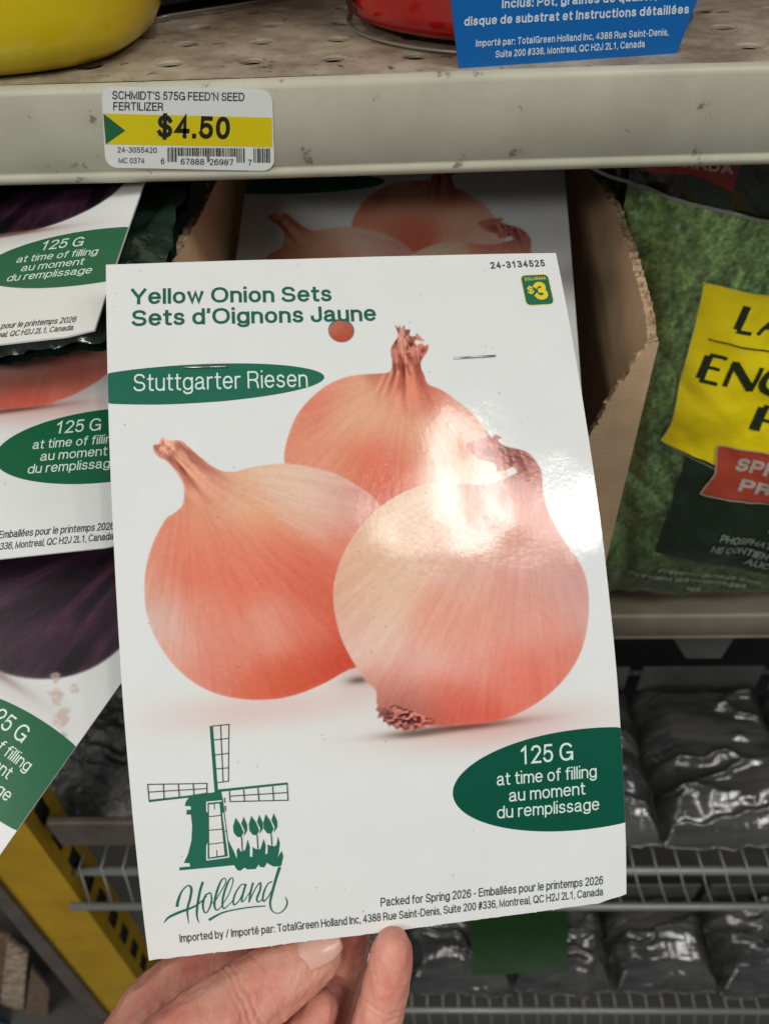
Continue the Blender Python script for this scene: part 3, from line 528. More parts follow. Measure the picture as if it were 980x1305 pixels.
    # two staples
    for P0, P1 in (((94.1, 33.6), (106.3, 33.4)), ((19.8, 32.5), (31.6, 32.9))):
        a = Vector(S(*P0, .0003)); c = Vector(S(*P1, .0003)); dz = Vector((0, 0, -.0008))
        MB().tube([a + dz, a + (c - a) * .02 + Vector((0, 0, .00008)), a.lerp(c, .5) + Vector((0, 0, .0001)), a + (c - a) * .98 + Vector((0, 0, .00008)), c + dz], .00028, 6).build('staple', M['steel'], root, True)
    # torn perforation nibs along the bottom edge
    for uq in (17, 32, 35.5, 41, 46, 75, 77.5, 104, 109):
        P = [S(uq - .35, 188.8, -.0001), S(uq + .35, 188.8, -.0001), S(uq + .16, 189.25, -.0001), S(uq - .16, 189.25, -.0001)]
        Q = [S(uq - .35, 188.8, -.0005), S(uq + .35, 188.8, -.0005), S(uq + .16, 189.25, -.0005), S(uq - .16, 189.25, -.0005)]
        MB().add([tuple(p) for p in P + Q], [(0, 1, 2, 3), (4, 7, 6, 5), (0, 4, 5, 1), (1, 5, 6, 2), (2, 6, 7, 3), (3, 7, 4, 0)]).build('perforation_nib', M['card_edge'], root)

def card_root(name, label, group=None):
    o = bpy.data.objects.new(name, None); COL.objects.link(o); o.empty_display_size = .02
    o['label'] = label; o['category'] = 'seed packet'
    if group: o['group'] = group
    return o
RC = HELD_R; TC = HELD_T
r = card_root('seed_packet_card', 'white glossy yellow onion sets card with three onions, held up by the hand')
frame(r, RC, (TC[0], TC[1], TC[2] + CZ)); card(r, bent, .25, False, True, M['ink_green2'])
POSES = {
'A': ([[0.98805, 0.01517, -0.15338], [-0.0425, 0.98338, -0.17653], [0.14816, 0.18094, 0.97227]], [-0.15164, 0.28903, -0.09879], 'onion card at upper left with a black onion edge, directly under the shelf lip', True),
'B': ([[0.99433, -0.08708, -0.06106], [0.0653, 0.95303, -0.29574], [0.08395, 0.29007, 0.95332]], [-0.1527, 0.24287, -0.13373], 'left onion card with an orange onion above its green 125 G oval', False),
'C': ([[0.85509, 0.51291, 0.07572], [-0.43167, 0.78519, -0.444], [-0.28719, 0.34697, 0.89282]], [-0.13039, 0.17992, -0.16626], 'tilted dark purple onion card at lower left, its corner jutting out', True),
'D': ([[0.99934, 0.03301, -0.01517], [-0.03633, 0.90923, -0.41472], [0.0001, 0.41499, 0.90982]], [-0.00095, 0.2677, -0.13802], 'shaded onion card lying in the cardboard box behind the held card', False)}
packs = {}
for key, (R, t, lab, red) in POSES.items():
    r = card_root('seed_packet_card', lab, 'seed packets lying in the display boxes')
    f_ = 1.12 if key == 'D' else 1.0
    if key == 'C': r['worn'] = 1
    frame(r, R, (t[0] * f_, t[1] * f_, t[2] * f_ + CZ)); r.scale = (f_,) * 3; card(r, flat, .5, red, False, M['ink_green3']); packs[key] = r
# the dark poly bag stapled behind the upper left card
def poly_bag(root, u0, u1, v0, v1, z0, seed, name='bag'):
    n, m = 90, 90; U, Vv = np.meshgrid(np.linspace(u0, u1, n), np.linspace(v0, v1, m), indexing='ij')
    s = (U - u0) / (u1 - u0); t = (Vv - v0) / (v1 - v0)
    e = np.minimum(np.minimum(s, 1 - s), np.minimum(t, 1 - t)); bulge = np.clip(e * 6, 0, 1) ** .6
    z = z0 - .006 + .006 * bulge + fbm(U / 16, Vv / 16, seed, 4) * .005 + np.abs(fbm(U / 9 + Vv / 22, Vv / 30, seed + 9, 3)) * .004
    P = np.stack([(U - 65) / 1000 + fbm(Vv / 9, U / 60, seed + 2) * .002, -(Vv - 94.4) / 1000 + fbm(U / 9, Vv / 60, seed + 4) * .002, z], -1).reshape(-1, 3)
    Q = P.copy(); Q[:, 2] = Q[:, 2] - .003 - .010 * bulge.ravel(); F = grid_faces(n, m)
    return fast_mesh(name, np.vstack([P, Q]), np.vstack([F[:, ::-1], F + n * m]), M['poly_dark'], root)
poly_bag(packs['A'], -4, 139, 20, 183, -.007, 3)
poly_bag(packs['B'], 2, 128, 30, 150, -.009, 13)
# ---------------------------------------------------------------- setting behind the shelves
mb = MB().box((-2.2, -1.5, -.02), (2.2, 1.2, 0)); o = mb.build('floor', M['floor']); o['kind'] = 'structure'
mb = MB().box((-1.4, .76, 0.0), (1.6, .79, 2.2)); o = mb.build('wall', M['dark']); o['kind'] = 'structure'

# ---------------------------------------------------------------- shelves
Y1 = .257
ZT = hy(490, 97, Y1)[2]; ZB = hy(490, 226, Y1)[2]
sh = thing('metal_shelf', 'beige perforated metal shelf across the top, its worn deck holding the pot and jug', 'shelf', (0, Y1, ZB))
def lip(name, x0, x1, Y, zt, zb, m, parent):
    prof = [(Y + .0030, zt), (Y + .0014, zt - .0003), (Y + .0004, zt - .0012), (Y, zt - .0026), (Y, zb + .0052), (Y + .0006, zb + .0046), (Y + .0006, zb + .0034), (Y, zb + .0028), (Y + .0004, zb + .0012),
            (Y + .0016, zb + .0002), (Y + .004, zb), (Y + .014, zb), (Y + .014, zb + .002), (Y + .004, zb + .002), (Y + .003, zt - .003)]
    n = len(prof); V = []; F = []; xs = np.linspace(x0, x1, 60)
    for x in xs:
        for y, z in prof: V.append((x, y + .0003 * math.sin(x * 9), z + .0002 * math.sin(x * 23)))
    for i in range(len(xs) - 1):
        for k in range(n - 1): F.append((i * n + k, (i + 1) * n + k, (i + 1) * n + k + 1, i * n + k + 1))
    return mesh(name, V, F, m, parent, True)
lip('front_lip', -.75, .75, Y1, ZT, ZB, M['shelf'], sh)
def deck(parent):
    a = hz(216, 83, ZT - CZ); b = hz(425, 75, ZT - CZ); c = hz(333, 53, ZT - CZ); d = hz(320, 78, ZT - CZ)
    px = (b[0] - a[0]) / 2; py = (c[1] - d[1]); x0 = a[0]; y0 = d[1]; r = .0038
    V = []; F = []; n = 24
    ix = range(int((-.75 - x0) / px), int((.75 - x0) / px) + 1)
    ys = [y0 + k * py for k in range(0, int((.75 - y0) / py))]
    for i in ix:
        cx_ = x0 + i * px
        for cy_ in ys:
            base = len(V)
            for k in range(n):
                t = 2 * math.pi * (k + .5) / n; c_, s_ = math.cos(t), math.sin(t); m_ = max(abs(c_), abs(s_))
                if k % 3 == 1 and (k // 3) % 2 == 0 and False: pass
                V.append((cx_ + c_ / m_ * px / 2, cy_ + s_ / m_ * py / 2, ZT)); V.append((cx_ + c_ * (r + .0008), cy_ + s_ * (r + .0008), ZT)); V.append((cx_ + c_ * r, cy_ + s_ * r, ZT - .0005)); V.append((cx_ + c_ * r, cy_ + s_ * r, ZT - .0013))
            for k in range(n):
                a_ = base + 4 * k; b_ = base + 4 * ((k + 1) % n)
                for q in range(3): F.append((a_ + q, a_ + q + 1, b_ + q + 1, b_ + q))
            for sx, sy, kk in ((1, 1, 2), (-1, 1, 8), (-1, -1, 14), (1, -1, 20)):
                q = len(V); V.append((cx_ + sx * px / 2, cy_ + sy * py / 2, ZT)); F.append((base + 4 * kk, base + 4 * (kk + 1), q) if False else (base + 4 * kk, q, base + 4 * (kk + 1)))
    q = len(V); yf = ys[0] - py / 2; V += [(-.75, Y1 + .0029, ZT), (.75, Y1 + .0029, ZT), (.75, yf, ZT), (-.75, yf, ZT)]; F.append((q, q + 1, q + 2, q + 3))
    o = mesh('deck', V, F, M['deck'], parent)
    return o
deck(sh)
MB().box((-.75, Y1 + .004, ZT - .022), (.75, .75, ZT - .020)).build('hole_shade_sheet', M['dark'], sh)  # near-black sheet, its colour stands in for shade below the holes

# lower shelf at the right
Y2 = .325; Z2T = hy(880, 786, Y2)[2]; Z2B = hy(880, 816, Y2)[2]
sh2 = thing('metal_shelf', 'narrow brownish shelf edge under the green lawn bag, above the dark gap', 'shelf', (0, Y2, Z2B))
lip('front_lip', -.20, .9, Y2, Z2T, Z2B, M['shelf2'], sh2)
MB().box((-.20, Y2 + .003, Z2T - .003), (.9, .75, Z2T)).build('deck', M['shelf2'], sh2)
q = [hy(x, y, Y2 + .03) for x, y in ((852, 806), (940, 806), (918, 839), (874, 839))]
V = [tuple(p) for p in q] + [(p[0], p[1] + .05, p[2]) for p in q]
mesh('bracket', V, [(0, 1, 2, 3), (7, 6, 5, 4), (0, 4, 5, 1), (1, 5, 6, 2), (2, 6, 7, 3), (3, 7, 4, 0)], M['grey_strip'], sh2)

# ---------------------------------------------------------------- price label on the upper lip
YL = Y1 - .0004
def SL(px, py, h): return tuple(hy(px, py, YL) - np.array([0, h, 0]))
lc = hy(240, 165, YL)
lab = thing('price_label', 'white and yellow four fifty price label stuck on the beige shelf lip', 'price label', lc)
C_ = [(129.5, 110.5), (347, 115.5), (350, 218), (135, 213.5)]
def bil(u, v):
    a = np.array(C_[0]) * (1 - u) * (1 - v) + np.array(C_[1]) * u * (1 - v) + np.array(C_[2]) * u * v + np.array(C_[3]) * (1 - u) * v
    return tuple(a)
rr = [bil(*p) for p in rrect(.5, .5, 1, 1, .07)]
rr = []
for sx, sy, a0 in ((1, 1, 0), (-1, 1, 90), (-1, -1, 180), (1, -1, 270)):
    for i in range(8):
        a = math.radians(a0 + 90 * i / 7); rr.append(bil(.5 + sx * (.5 - .07) + .07 * math.cos(a), .5 + sy * (.5 - .145) + .145 * math.sin(a)))
P = [SL(x, y, .0000) for x, y in rr]; Pb = [SL(x, y, -.00035) for x, y in rr]; n = len(P)
mesh('paper', P + Pb, [tuple(range(n))] + [(i, (i + 1) % n, n + (i + 1) % n, n + i) for i in range(n)], M['tag_white'], lab)
def zl(L): return [(125 + x / 4.26, 100 + y / 4.26) for x, y in L]
poly2('yellow_band', [zl([(33, 190), (944, 212), (947, 373), (44, 357)])], SL, M['tag_yellow'], lab, .00006)
poly2('green_arrow', [zl([(31, 190), (150, 282), (44, 357)])], SL, M['tag_green'], lab, .00012)
for nm, s, w, a, b, cap in (('label_text', "SCHMIDT'S 575G FEED'N SEED", .13, (79, 112), (795, 122), 10.6), ('label_text', 'FERTILIZER', .13, (85, 172), (355, 175), 10.6),
                          ('price_text', '$4.50', .2, (322, 320), (716, 331), 29), ('label_text', '24-3055420', .12, (107, 401), (320, 404), 7),
                          ('label_text', 'MC 0374', .12, (113, 459), (253, 461), 7), ('label_text', '6', .12, (343, 464), (362, 464), 7.6),
                          ('label_text', '67888', .12, (450, 466), (577, 468), 7.6), ('label_text', '26987', .12, (606, 469), (735, 471), 7.6), ('label_text', '7', .12, (815, 472), (834, 472), 7.6)):
    a, b = zl([a, b]); put_text(nm, s, w, a, b, cap, SL, M['ink_black'], lab, space=.13)
V = []; F = []; x = 378; rb = random.Random(3)
while x < 932:
    w = rb.choice([2.6, 2.6, 4.5, 7]); y0 = 374 + (x - 378) * .01; tall = x < 425 or 585 < x < 602 or 752 < x < 800 or x > 842; y1 = y0 + (78 if tall else 46)
    if not (800 < x < 842):
        n = len(V); V += [SL(*zl([(x, y0)])[0], .0001), SL(*zl([(x + w, y0)])[0], .0001), SL(*zl([(x + w + 1, y1)])[0], .0001), SL(*zl([(x + 1, y1)])[0], .0001)]; F.append((n, n + 1, n + 2, n + 3))
    x += w + rb.choice([3, 3.6, 5.5, 7])
o = mesh('barcode', V, F, M['ink_black'], lab)

# ---------------------------------------------------------------- things standing on the top shelf
def superjug():
    c = np.array([-.1585, Y1 + .0515, ZT]); t = thing('plastic_jug', 'yellow plastic jug at the left end of the top shelf', 'jug', c)
    V = []; F = []; n = 72
    prof = [(.0, .0005), (.74, .0), (.86, .0012), (.93, .004), (.975, .009), (.995, .016), (1.0, .026), (1.0, .10), (.99, .14), (.93, .165), (.70, .185), (.35, .20), (.34, .225), (0, .225)]
    for k, z in prof:
        for i in range(n):
            a = 2 * math.pi * i / n; ca, sa = math.cos(a), math.sin(a); e = 2 / 3.0
            V.append((c[0] + .076 * k * math.copysign(abs(ca) ** e, ca), c[1] + .052 * k * math.copysign(abs(sa) ** e, sa), c[2] + z))
    for j in range(len(prof) - 1):
        for i in range(n): F.append((j * n + i, j * n + (i + 1) % n, (j + 1) * n + (i + 1) % n, (j + 1) * n + i))
    mesh('body', V, F, M['jug'], t, True)
    mb = MB(); V = []; F = []
    for j in range(7):
        for i in range(14):
            x = -.05 + .10 * i / 13; z = .048 + .08 * j / 6; V.append((c[0] - .012 + x * .9, c[1] - .0526 * (1 - abs((x * .9 - .012) / .076) ** 3.0) ** (1 / 3.0) - .0004, c[2] + z))
    mesh('front_sticker', V, [(j * 14 + i, j * 14 + i + 1, (j + 1) * 14 + i + 1, (j + 1) * 14 + i) for j in range(6) for i in range(13)], M['dark_red'], t, True)
superjug()
# dark boxed pack behind the jug
A_ = hz(197, 28, ZT - CZ); B_ = hz(376, -3, ZT - CZ); Cc = (A_ + B_) / 2
t = thing('boxed_pack', 'black pack with dark red front, behind the yellow jug on the top shelf', 'box', (Cc[0], Cc[1], ZT))
e = B_ - A_; nrm = np.array([-e[1], e[0], 0]); nrm /= np.linalg.norm(nrm); u3 = np.array([0, 0, 1.])
def prism(base, h): 
    n = len(base); return [tuple(p) for p in base] + [tuple(p + u3 * h) for p in base], [tuple(range(n))[::-1], tuple(range(n, 2 * n))] + [(i, (i + 1) % n, n + (i + 1) % n, n + i) for i in range(n)]
up = np.array([0, 0, .004])
V, F = prism([A_ + up, B_ + up, B_ + up + nrm * .12, A_ + up + nrm * .12], .12); o = mesh('carton', V, F, M['black_card'], t)
bv = o.modifiers.new('bevel', 'BEVEL'); bv.width = .003; bv.segments = 2
a2 = A_ + e * .28 - nrm * .0012 + up * 1.6; b2 = A_ + e * .80 - nrm * .0012 + up * 1.6
V, F = prism([a2, b2, b2 + nrm * .0008, a2 + nrm * .0008], .07); mesh('front_panel', V, F, M['dark_red'], t)
MB().tube([A_ - nrm * .004 + up * .4 + e * -.02, A_ - nrm * .002 + up * .4 + e * .1, A_ + e * .5 - nrm * .004 + up * .4, B_ - nrm * .004 + up * .4], .0006, 6).build('plastic_rim', M['clear_edge'], t, True)

# red pot in a blue card sleeve
pc_ = hz(672, 80, ZT - CZ); r0 = .0635; pc_ = np.array([pc_[0] + .004, pc_[1] + r0 + .005, ZT])
t = thing('planting_kit', 'red plastic pot in a blue printed card sleeve on the top shelf', 'planting kit', pc_)
prof = [(0, .003), (.90, .003), (.97, .005), (1.0, .010), (1.01, .03), (1.06, .11), (1.09, .12), (1.09, .13), (1.03, .13), (1.0, .11), (0, .11)]
V = []; F = []; n = 96
for k, z in prof:
    for i in range(n): a = 2 * math.pi * i / n; V.append((pc_[0] + r0 * k * math.cos(a), pc_[1] + r0 * k * math.sin(a), ZT + z))
for j in range(len(prof) - 1):
    for i in range(n): F.append((j * n + i, j * n + (i + 1) % n, (j + 1) * n + (i + 1) % n, (j + 1) * n + i))
mesh('pot', V, F, M['red_plastic'], t, True)
MB().tube([(pc_[0] + (r0 * .985) * math.cos(a), pc_[1] + (r0 * .985) * math.sin(a), ZT + .0010) for a in np.linspace(0, 2 * math.pi, 90)], .0005, 6, False).build('saucer_rim', M['clear_edge'], t, True)
V = []
for j in range(5):
    for i in range(7):
        a = math.radians(193 + 12 * i / 6); rr_ = r0 * (1.0 + .06 * (j / 4 * .03) / .08) + .0008; V.append((pc_[0] + rr_ * 1.006 * math.cos(a), pc_[1] + rr_ * 1.006 * math.sin(a), ZT + .008 + .020 * j / 4 + .003 * math.sin(i)))
mesh('notch_shade', V, [(j * 7 + i, j * 7 + i + 1, (j + 1) * 7 + i + 1, (j + 1) * 7 + i) for j in range(4) for i in range(6)], M['recess_shade'], t, True)  # dark patch laid on the pot, paints the shade of a recess
SA = hz(585, 87.5, ZT - CZ); SB = hz(862, 68, ZT - CZ); se = SB - SA; sn = np.array([se[1], -se[0], 0]); sn /= np.linalg.norm(sn)
def SS(px, py, h):
    d = ray(px, py); k = ((SA - C0) @ sn) / (d @ sn); return tuple(C0 + d * k + sn * h)
P = [(585, 87.5), (862, 68), (893, -12), (925, -100), (560, -100), (573, -12)]
Va = [SS(x, y, 0) for x, y in P]; Vb = [tuple(np.array(v) - sn * .0012) for v in Va]; n = len(P)
mesh('sleeve', Va + Vb, [tuple(range(n)), tuple(range(n, 2 * n))[::-1]] + [(i, (i + 1) % n, n + (i + 1) % n, n + i) for i in range(n)], M['blue'], t)
for s, w, a, b, cap in (('Inclus: Pot, graines de qualité,', .19, (639, 10.5), (836, 0), 11.5), ('disque de substrat et Instructions détaillées', .19, (591, 33), (877, 17), 11.5),
                        ('Importé par: TotalGreen Holland Inc, 4388 Rue Saint-Denis,', .17, (606, 59.5), (851, 45), 9), ('Suite 200 #336, Montreal, QC H2J 2L1, Canada', .17, (631, 73.5), (821, 60), 9)):
    put_text('sleeve_text', s, w, a, b, cap, SS, M['white_print'], t, slant=.12, space=.13)

# ---------------------------------------------------------------- cardboard display box
def panel(name, pts3, nrm, th, mats, parent, seed, sub=.0016, rough_edges=()):
    """a board from a 3-D outline on a plane; edges in rough_edges are torn"""
    from mathutils.geometry import tessellate_polygon
    P = []; rn = random.Random(seed); n = len(pts3); torn = []
    nv = Vector(nrm).normalized()
    for i in range(n):
        a = Vector(pts3[i]); b = Vector(pts3[(i + 1) % n]); L = (b - a).length
        k = max(1, int(L / sub)) if i in rough_edges else 1; side = nv.cross((b - a).normalized())
        for j in range(k):
            off = side * (rn.gauss(0, .00045) if (j and i in rough_edges) else 0); P.append(a.lerp(b, j / k) + off); torn.append(i in rough_edges)
    m = len(P); t = [tuple(f) for f in tessellate_polygon([[p for p in P]])]
    nvv = np.array(nv); layers = 5; V = [tuple(p) for p in P]
    for q in range(1, layers + 1):
        for i, p in enumerate(P):
            d = (rn.gauss(0, .0004) if torn[i] and q < layers else 0)
            s_ = Vector((rn.gauss(0, 1), rn.gauss(0, 1), rn.gauss(0, 1))) * abs(d); V.append(tuple(p + nv * (th * q / layers) + s_))
    F = t + [tuple(layers * m + i for i in f[::-1]) for f in t]; mi = [0] * len(F)
    for q in range(layers):
        for i in range(m): F.append((q * m + i, q * m + (i + 1) % m, (q + 1) * m + (i + 1) % m, (q + 1) * m + i)); mi.append(1)
    o = mesh(name, V, F, mats, parent)
    o.data.polygons.foreach_set('material_index', mi); return o
YC = .25; XR = hy(825, 432, YC)[0]; XLf = -.0775
cb = thing('cardboard_box', 'open brown cardboard display box with torn side edges, under the top shelf', 'box', (0, YC + .07, CZ - .42))
mm_ = [M['cardboard'], M['cardboard_edge']]
tp = [hx(x, y, XR) for x, y in ((748, 212), (758, 226), (771, 246), (783, 270), (793, 300), (803, 330), (813, 365), (822, 400), (825, 430))]
bz = CZ - .42
pts = [tuple(p) for p in tp] + [(XR, YC, bz), (XR, .46, bz), (XR, .46, tp[0][2])]
panel('side_wall', pts, (1, 0, 0), .0034, mm_, cb, 3, rough_edges=range(0, 8))
fp = [hy(x, y, YC) for x, y in ((825, 430), (818, 440), (800, 466), (782, 492), (765, 522), (748, 552), (730, 590), (690, 640), (640, 660))]
pts = [tuple(p + np.array([.0034 if i == 0 else 0, 0, 0])) for i, p in enumerate(fp)] + [(XLf, YC, fp[-1][2]), (XLf, YC, bz), (XR + .0034, YC, bz)]
panel('front_wall', pts, (0, -1, 0), .0030, mm_, cb, 5, rough_edges=range(0, 7))
tl = [hx(x, y, XLf) for x, y in ((221, 340), (226, 329), (238, 307), (251, 284), (262, 262), (272, 240), (280, 224))]
pts = [tuple(p) for p in tl] + [(XLf, .46, tl[-1][2]), (XLf, .46, bz), (XLf, tl[0][1], bz)]
panel('side_wall', pts, (-1, 0, 0), .0034, mm_, cb, 7, rough_edges=range(0, 6))
MB().box((XLf, .46, bz), (XR, .463, CZ - .12)).build('back_wall', M['cardboard'], cb)

# ---------------------------------------------------------------- green lawn food bag
YB = .315
ZBB = hy(880, 781, YB)[2]
def bdisp(x, z):
    s = np.clip((x - .096) / .28, 0, 1); t = np.clip((z - ZBB) / .31, 0, 1)
    ed = np.minimum(np.minimum(s, 1 - s) * 5, np.minimum(t * 5, 1)); f = np.clip(ed, 0, 1) ** .5
    w = fbm(x * 40, z * 26, 41, 4) * .004 + np.abs(fbm(x * 30 + z * 22, z * 12, 47, 3)) * .004 * (1 + 2 * np.clip(t * 3 - 2, 0, 1))
    fold = np.exp(-((x - .115 - (z - CZ + .22) * -.12) / .006) ** 2) * .003
    return .020 * (1 - f) - w + fold
def SBG(px, py, h):
    p = hy(px, py, YB); return (p[0], p[1] + float(bdisp(p[0], p[2])) - h, p[2])
bag = thing('lawn_food_bag', 'plump green grass-print plastic bag with yellow panel, standing right of the cardboard box', 'bag', (.22, YB + .05, Z2T))
n, m = 330, 400
gx, gz = np.meshgrid(np.linspace(.096, .376, n), np.linspace(ZBB, CZ - .084, m), indexing='ij')
D_ = bdisp(gx, gz); V = np.stack([gx, YB + D_, gz], -1).reshape(-1, 3)
# print: grass with a black header above a curved line
rl = np.array([ray(x, y) for x, y in ((700, 190), (740, 222), (775, 240), (800, 250), (870, 265), (980, 281), (1200, 296))]); lx = rl[:, 0] / rl[:, 1] * YB; lz = CZ + rl[:, 2] / rl[:, 1] * YB
zc = np.interp(gx, lx, lz); hd_ = np.clip((gz - zc) / .0008, 0, 1)[..., None]
g1 = fbm(gx * 60, gz * 45, 51, 4)[..., None]; g2 = fbm(gx * 700, gz * 420, 57, 3)[..., None]; g3 = fbm(gx * 260, gz * 160, 59, 3)[..., None]
c = np.array([146, 180, 112]) * (1 + .30 * g1 + .42 * g2 + .34 * g3)
tz = np.clip((gz - (CZ - .40)) / .30, 0, 1)[..., None]; c = c * (.46 + .56 * tz)     # turf colour gets darker towards the bag's foot
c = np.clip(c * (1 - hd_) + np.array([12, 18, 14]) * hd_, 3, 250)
F = grid_faces(n, m); Vb = V.copy(); Vb[:, 1] = YB + .055 - (D_.ravel()) * .5
# closed round the sides
ring = [i * m for i in range(n)] + [(n - 1) * m + j for j in range(1, m)] + [i * m + m - 1 for i in range(n - 2, -1, -1)] + [j for j in range(m - 2, 0, -1)]
ring = np.array(ring); k = len(ring); Fs = np.stack([ring, np.roll(ring, -1), np.roll(ring, -1) + n * m, ring + n * m], 1)
M['bag'] = mat('printed_bag_film', 0, .22, .5, attr=True, noise=(520, lin((40, 66, 26)), .55), coat=.35, coat_r=.08, bump=[(60, .35, .002), (240, .25, .0006)])
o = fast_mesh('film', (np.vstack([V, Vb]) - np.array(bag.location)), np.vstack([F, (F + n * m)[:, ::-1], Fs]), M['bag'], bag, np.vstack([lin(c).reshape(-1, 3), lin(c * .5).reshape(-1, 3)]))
BB = [(60, .35, .002), (240, .25, .0006)]
mb_ = lambda nm, c, r=.24: mat(nm, lin(c), r, .5, coat=.3, coat_r=.08, bump=BB)
M['by'] = mb_('bag_yellow', (248, 226, 5)); M['br'] = mb_('bag_red', (180, 72, 50)); M['bd'] = mb_('bag_dark_green', (28, 46, 30)); M['bw'] = mb_('bag_white_ink', (188, 176, 160), .35)
M['bgr'] = mb_('bag_grey_ink', (140, 152, 138), .35); M['bs'] = mb_('bag_silver_seam', (150, 148, 140), .3); M['bk'] = mb_('bag_black_green_ink', (34, 46, 16), .35); M['bh'] = mb_('bag_header_red', (150, 20, 20), .3)
def resample(P, k):
    P = np.array(P, float); L = np.r_[0, np.cumsum(np.hypot(*np.diff(P, axis=0).T))]; s = np.linspace(0, L[-1], k)
    return np.stack([np.interp(s, L, P[:, 0]), np.interp(s, L, P[:, 1])], 1)
def region(name, Lc, Rc, m_, h, rows=46, cols=46, sag=0):
    a = resample(Lc, rows); b = resample(Rc, rows); V = []
    for i in range(rows):
        for j in range(cols):
            s = j / (cols - 1); q = a[i] * (1 - s) + b[i] * s; V.append(SBG(q[0], q[1] + sag * math.sin(math.pi * s) * (i / (rows - 1)), h))
    return mesh(name, V, [(i * cols + j, i * cols + j + 1, (i + 1) * cols + j + 1, (i + 1) * cols + j) for i in range(rows - 1) for j in range(cols - 1)], m_, bag, True)
region('dark_green_panel', [(882, 560), (835, 703)], [(1100, 600), (1100, 772)], M['bd'], .0006)
YLft = [(897, 362), (893, 385), (887, 415), (880, 440), (869, 480), (862, 515), (855, 545), (843, 567)]
region('yellow_panel', YLft, [(1100, 396), (1100, 640)], M['by'], .0010, sag=6)
RLft = [(913, 567), (909, 598), (891, 625)]
region('red_banner', RLft, [(1100, 592), (1100, 660)], M['br'], .0014)
def blines(nm, L, m_, half, h, sub=8):
    L2 = [[tuple(q) for q in resample(P, max(len(P), sub))] for P in L]
    return lines(nm, L2, SBG, m_, bag, half, h)
blines('seam_line', [[(736, 219), (775, 240), (800, 250), (870, 265), (980, 281), (1100, 290)]], M['bs'], 2.3, .0012, 40)
blines('banner_outline', [[(1100, 590), (913, 566.5), (909, 598), (890, 626), (1100, 662)]], M['bw'], .7, .0018, 60)
blines('panel_outline', [[(1090, 394), (897, 362)] + YLft[1:] + [(880, 583), (918, 598)]], M['bgr'], .5, .0014, 60)
poly2('maple_banner', [[(836, 203), (889, 206), (942, 210), (938, 228), (934, 245), (908, 236), (885, 229), (858, 232), (832, 236), (834, 220)]], SBG, M['bh'], bag, .0018, 4)
put_text('header_text', 'CANADA', .24, (846, 219), (933, 222), 15, lambda x, y, hh: SBG(x, y, .0024 + hh), M['bw'], bag, slant=-.05)
blines('divider_rule', [[(903, 432.5), (1060, 461)]], M['bk'], .9, .0016, 30)
def optima(s, P0, P1, cap, m_, slant=.24, name='panel_text', h=.00128):
    """flared display capitals: thick and thin strokes"""
    Gx = {'L': (.5, [([(0, 1), (0, 0)], .25), ([(0, 0), (.5, 0)], .12)]), 'A': (.8, [([(0, 0), (.42, 1)], .12), ([(.40, 1), (.8, 0)], .25), ([(.14, .33), (.66, .33)], .11)]),
          'E': (.5, [([(0, 1), (0, 0)], .25), ([(0, 1), (.5, 1)], .12), ([(0, .52), (.44, .52)], .11), ([(0, 0), (.52, 0)], .12)]),
          'N': (.78, [([(0, 0), (0, 1)], .13), ([(0, 1), (.76, 0)], .26), ([(.78, 0), (.78, 1)], .13)]),
          'G': (.85, [(arc(.45, .5, .45, .5, 45, 90, 5), .08), (arc(.45, .5, .45, .5, 90, 270, 14), .22), (arc(.45, .5, .45, .5, 270, 320, 6), .09), ([(.84, .05), (.84, .42)], .2)]),
          'P': (.55, [([(0, 0), (0, 1)], .24), ([(0, 1), (.3, 1)] + arc(.3, .74, .27, .26, 90, -90, 10) + [(0, .48)], .11)])}
    V = []; F = []; x = 0
    for ch in s:
        w, st = Gx[ch]
        for k, (P, tk) in enumerate(st):
            Q = [(x + .09 + a, tk * .4 + b * (1 - tk * .8)) for a, b in P]
            if len(Q) == 2: Q = [tuple(np.array(Q[0]) * (1 - i / 5) + np.array(Q[1]) * i / 5) for i in range(6)]
            rv, rf = ribbon(Q, tk / 2, extend=False); n = len(V); V += [(v[0], v[1], k) for v in rv]; F += [tuple(i + n for i in f) for f in rf]
        x += w + .22
    Wd = x - .05; P0 = np.array(P0, float); P1 = np.array(P1, float); e = (P1 - P0) / Wd; u = (P1 - P0) / np.linalg.norm(P1 - P0); up_ = np.array([u[1], -u[0]]) * cap
    A = []
    for x, y, k in V:
        q = P0 + e * x + u * slant * y * cap + up_ * y; A.append(SBG(q[0], q[1], h + k * .00003))
    return mesh(name, A, F, m_, bag)
optima('LA', (933, 422), (997, 434), 39, M['bk']); optima('ENG', (886, 485), (1002, 507), 37, M['bk']); optima('P', (953, 549), (992, 556), 37, M['bk'])
def bt(s, w, a, b, cap, m_, slant=.25, h=.0016): return put_text('panel_text', s, w, a, b, cap, lambda x, y, hh: SBG(x, y, h + hh), m_, bag, slant=slant)
bt('SPR', .24, (933, 596), (985, 604.5), 17, M['bw']); bt('PRI', .24, (937, 621.5), (985, 630), 16, M['bw'])
bt('1', .24, (974, 677), (986, 679), 24, M['by'], h=.0014)
bt('PHOSPHAT', .18, (914, 686), (981, 702), 9.5, M['bgr'], h=.0014); bt('NE CONTIENT', .18, (902, 698.5), (986, 719), 9, M['bgr'], h=.0014); bt('AUC', .18, (949, 723), (980, 731), 9, M['bgr'], h=.0014)
bt('Prevents damage from', .18, (838, 731.5), (972, 757), 6.5, M['bgr'], .3, .0014); bt('Prévient les dommages', .18, (801, 735.5), (955, 763), 6.5, M['bgr'], .3, .0014); bt('les', .18, (878, 763), (896, 766), 5.5, M['bgr'], .3, .0014)

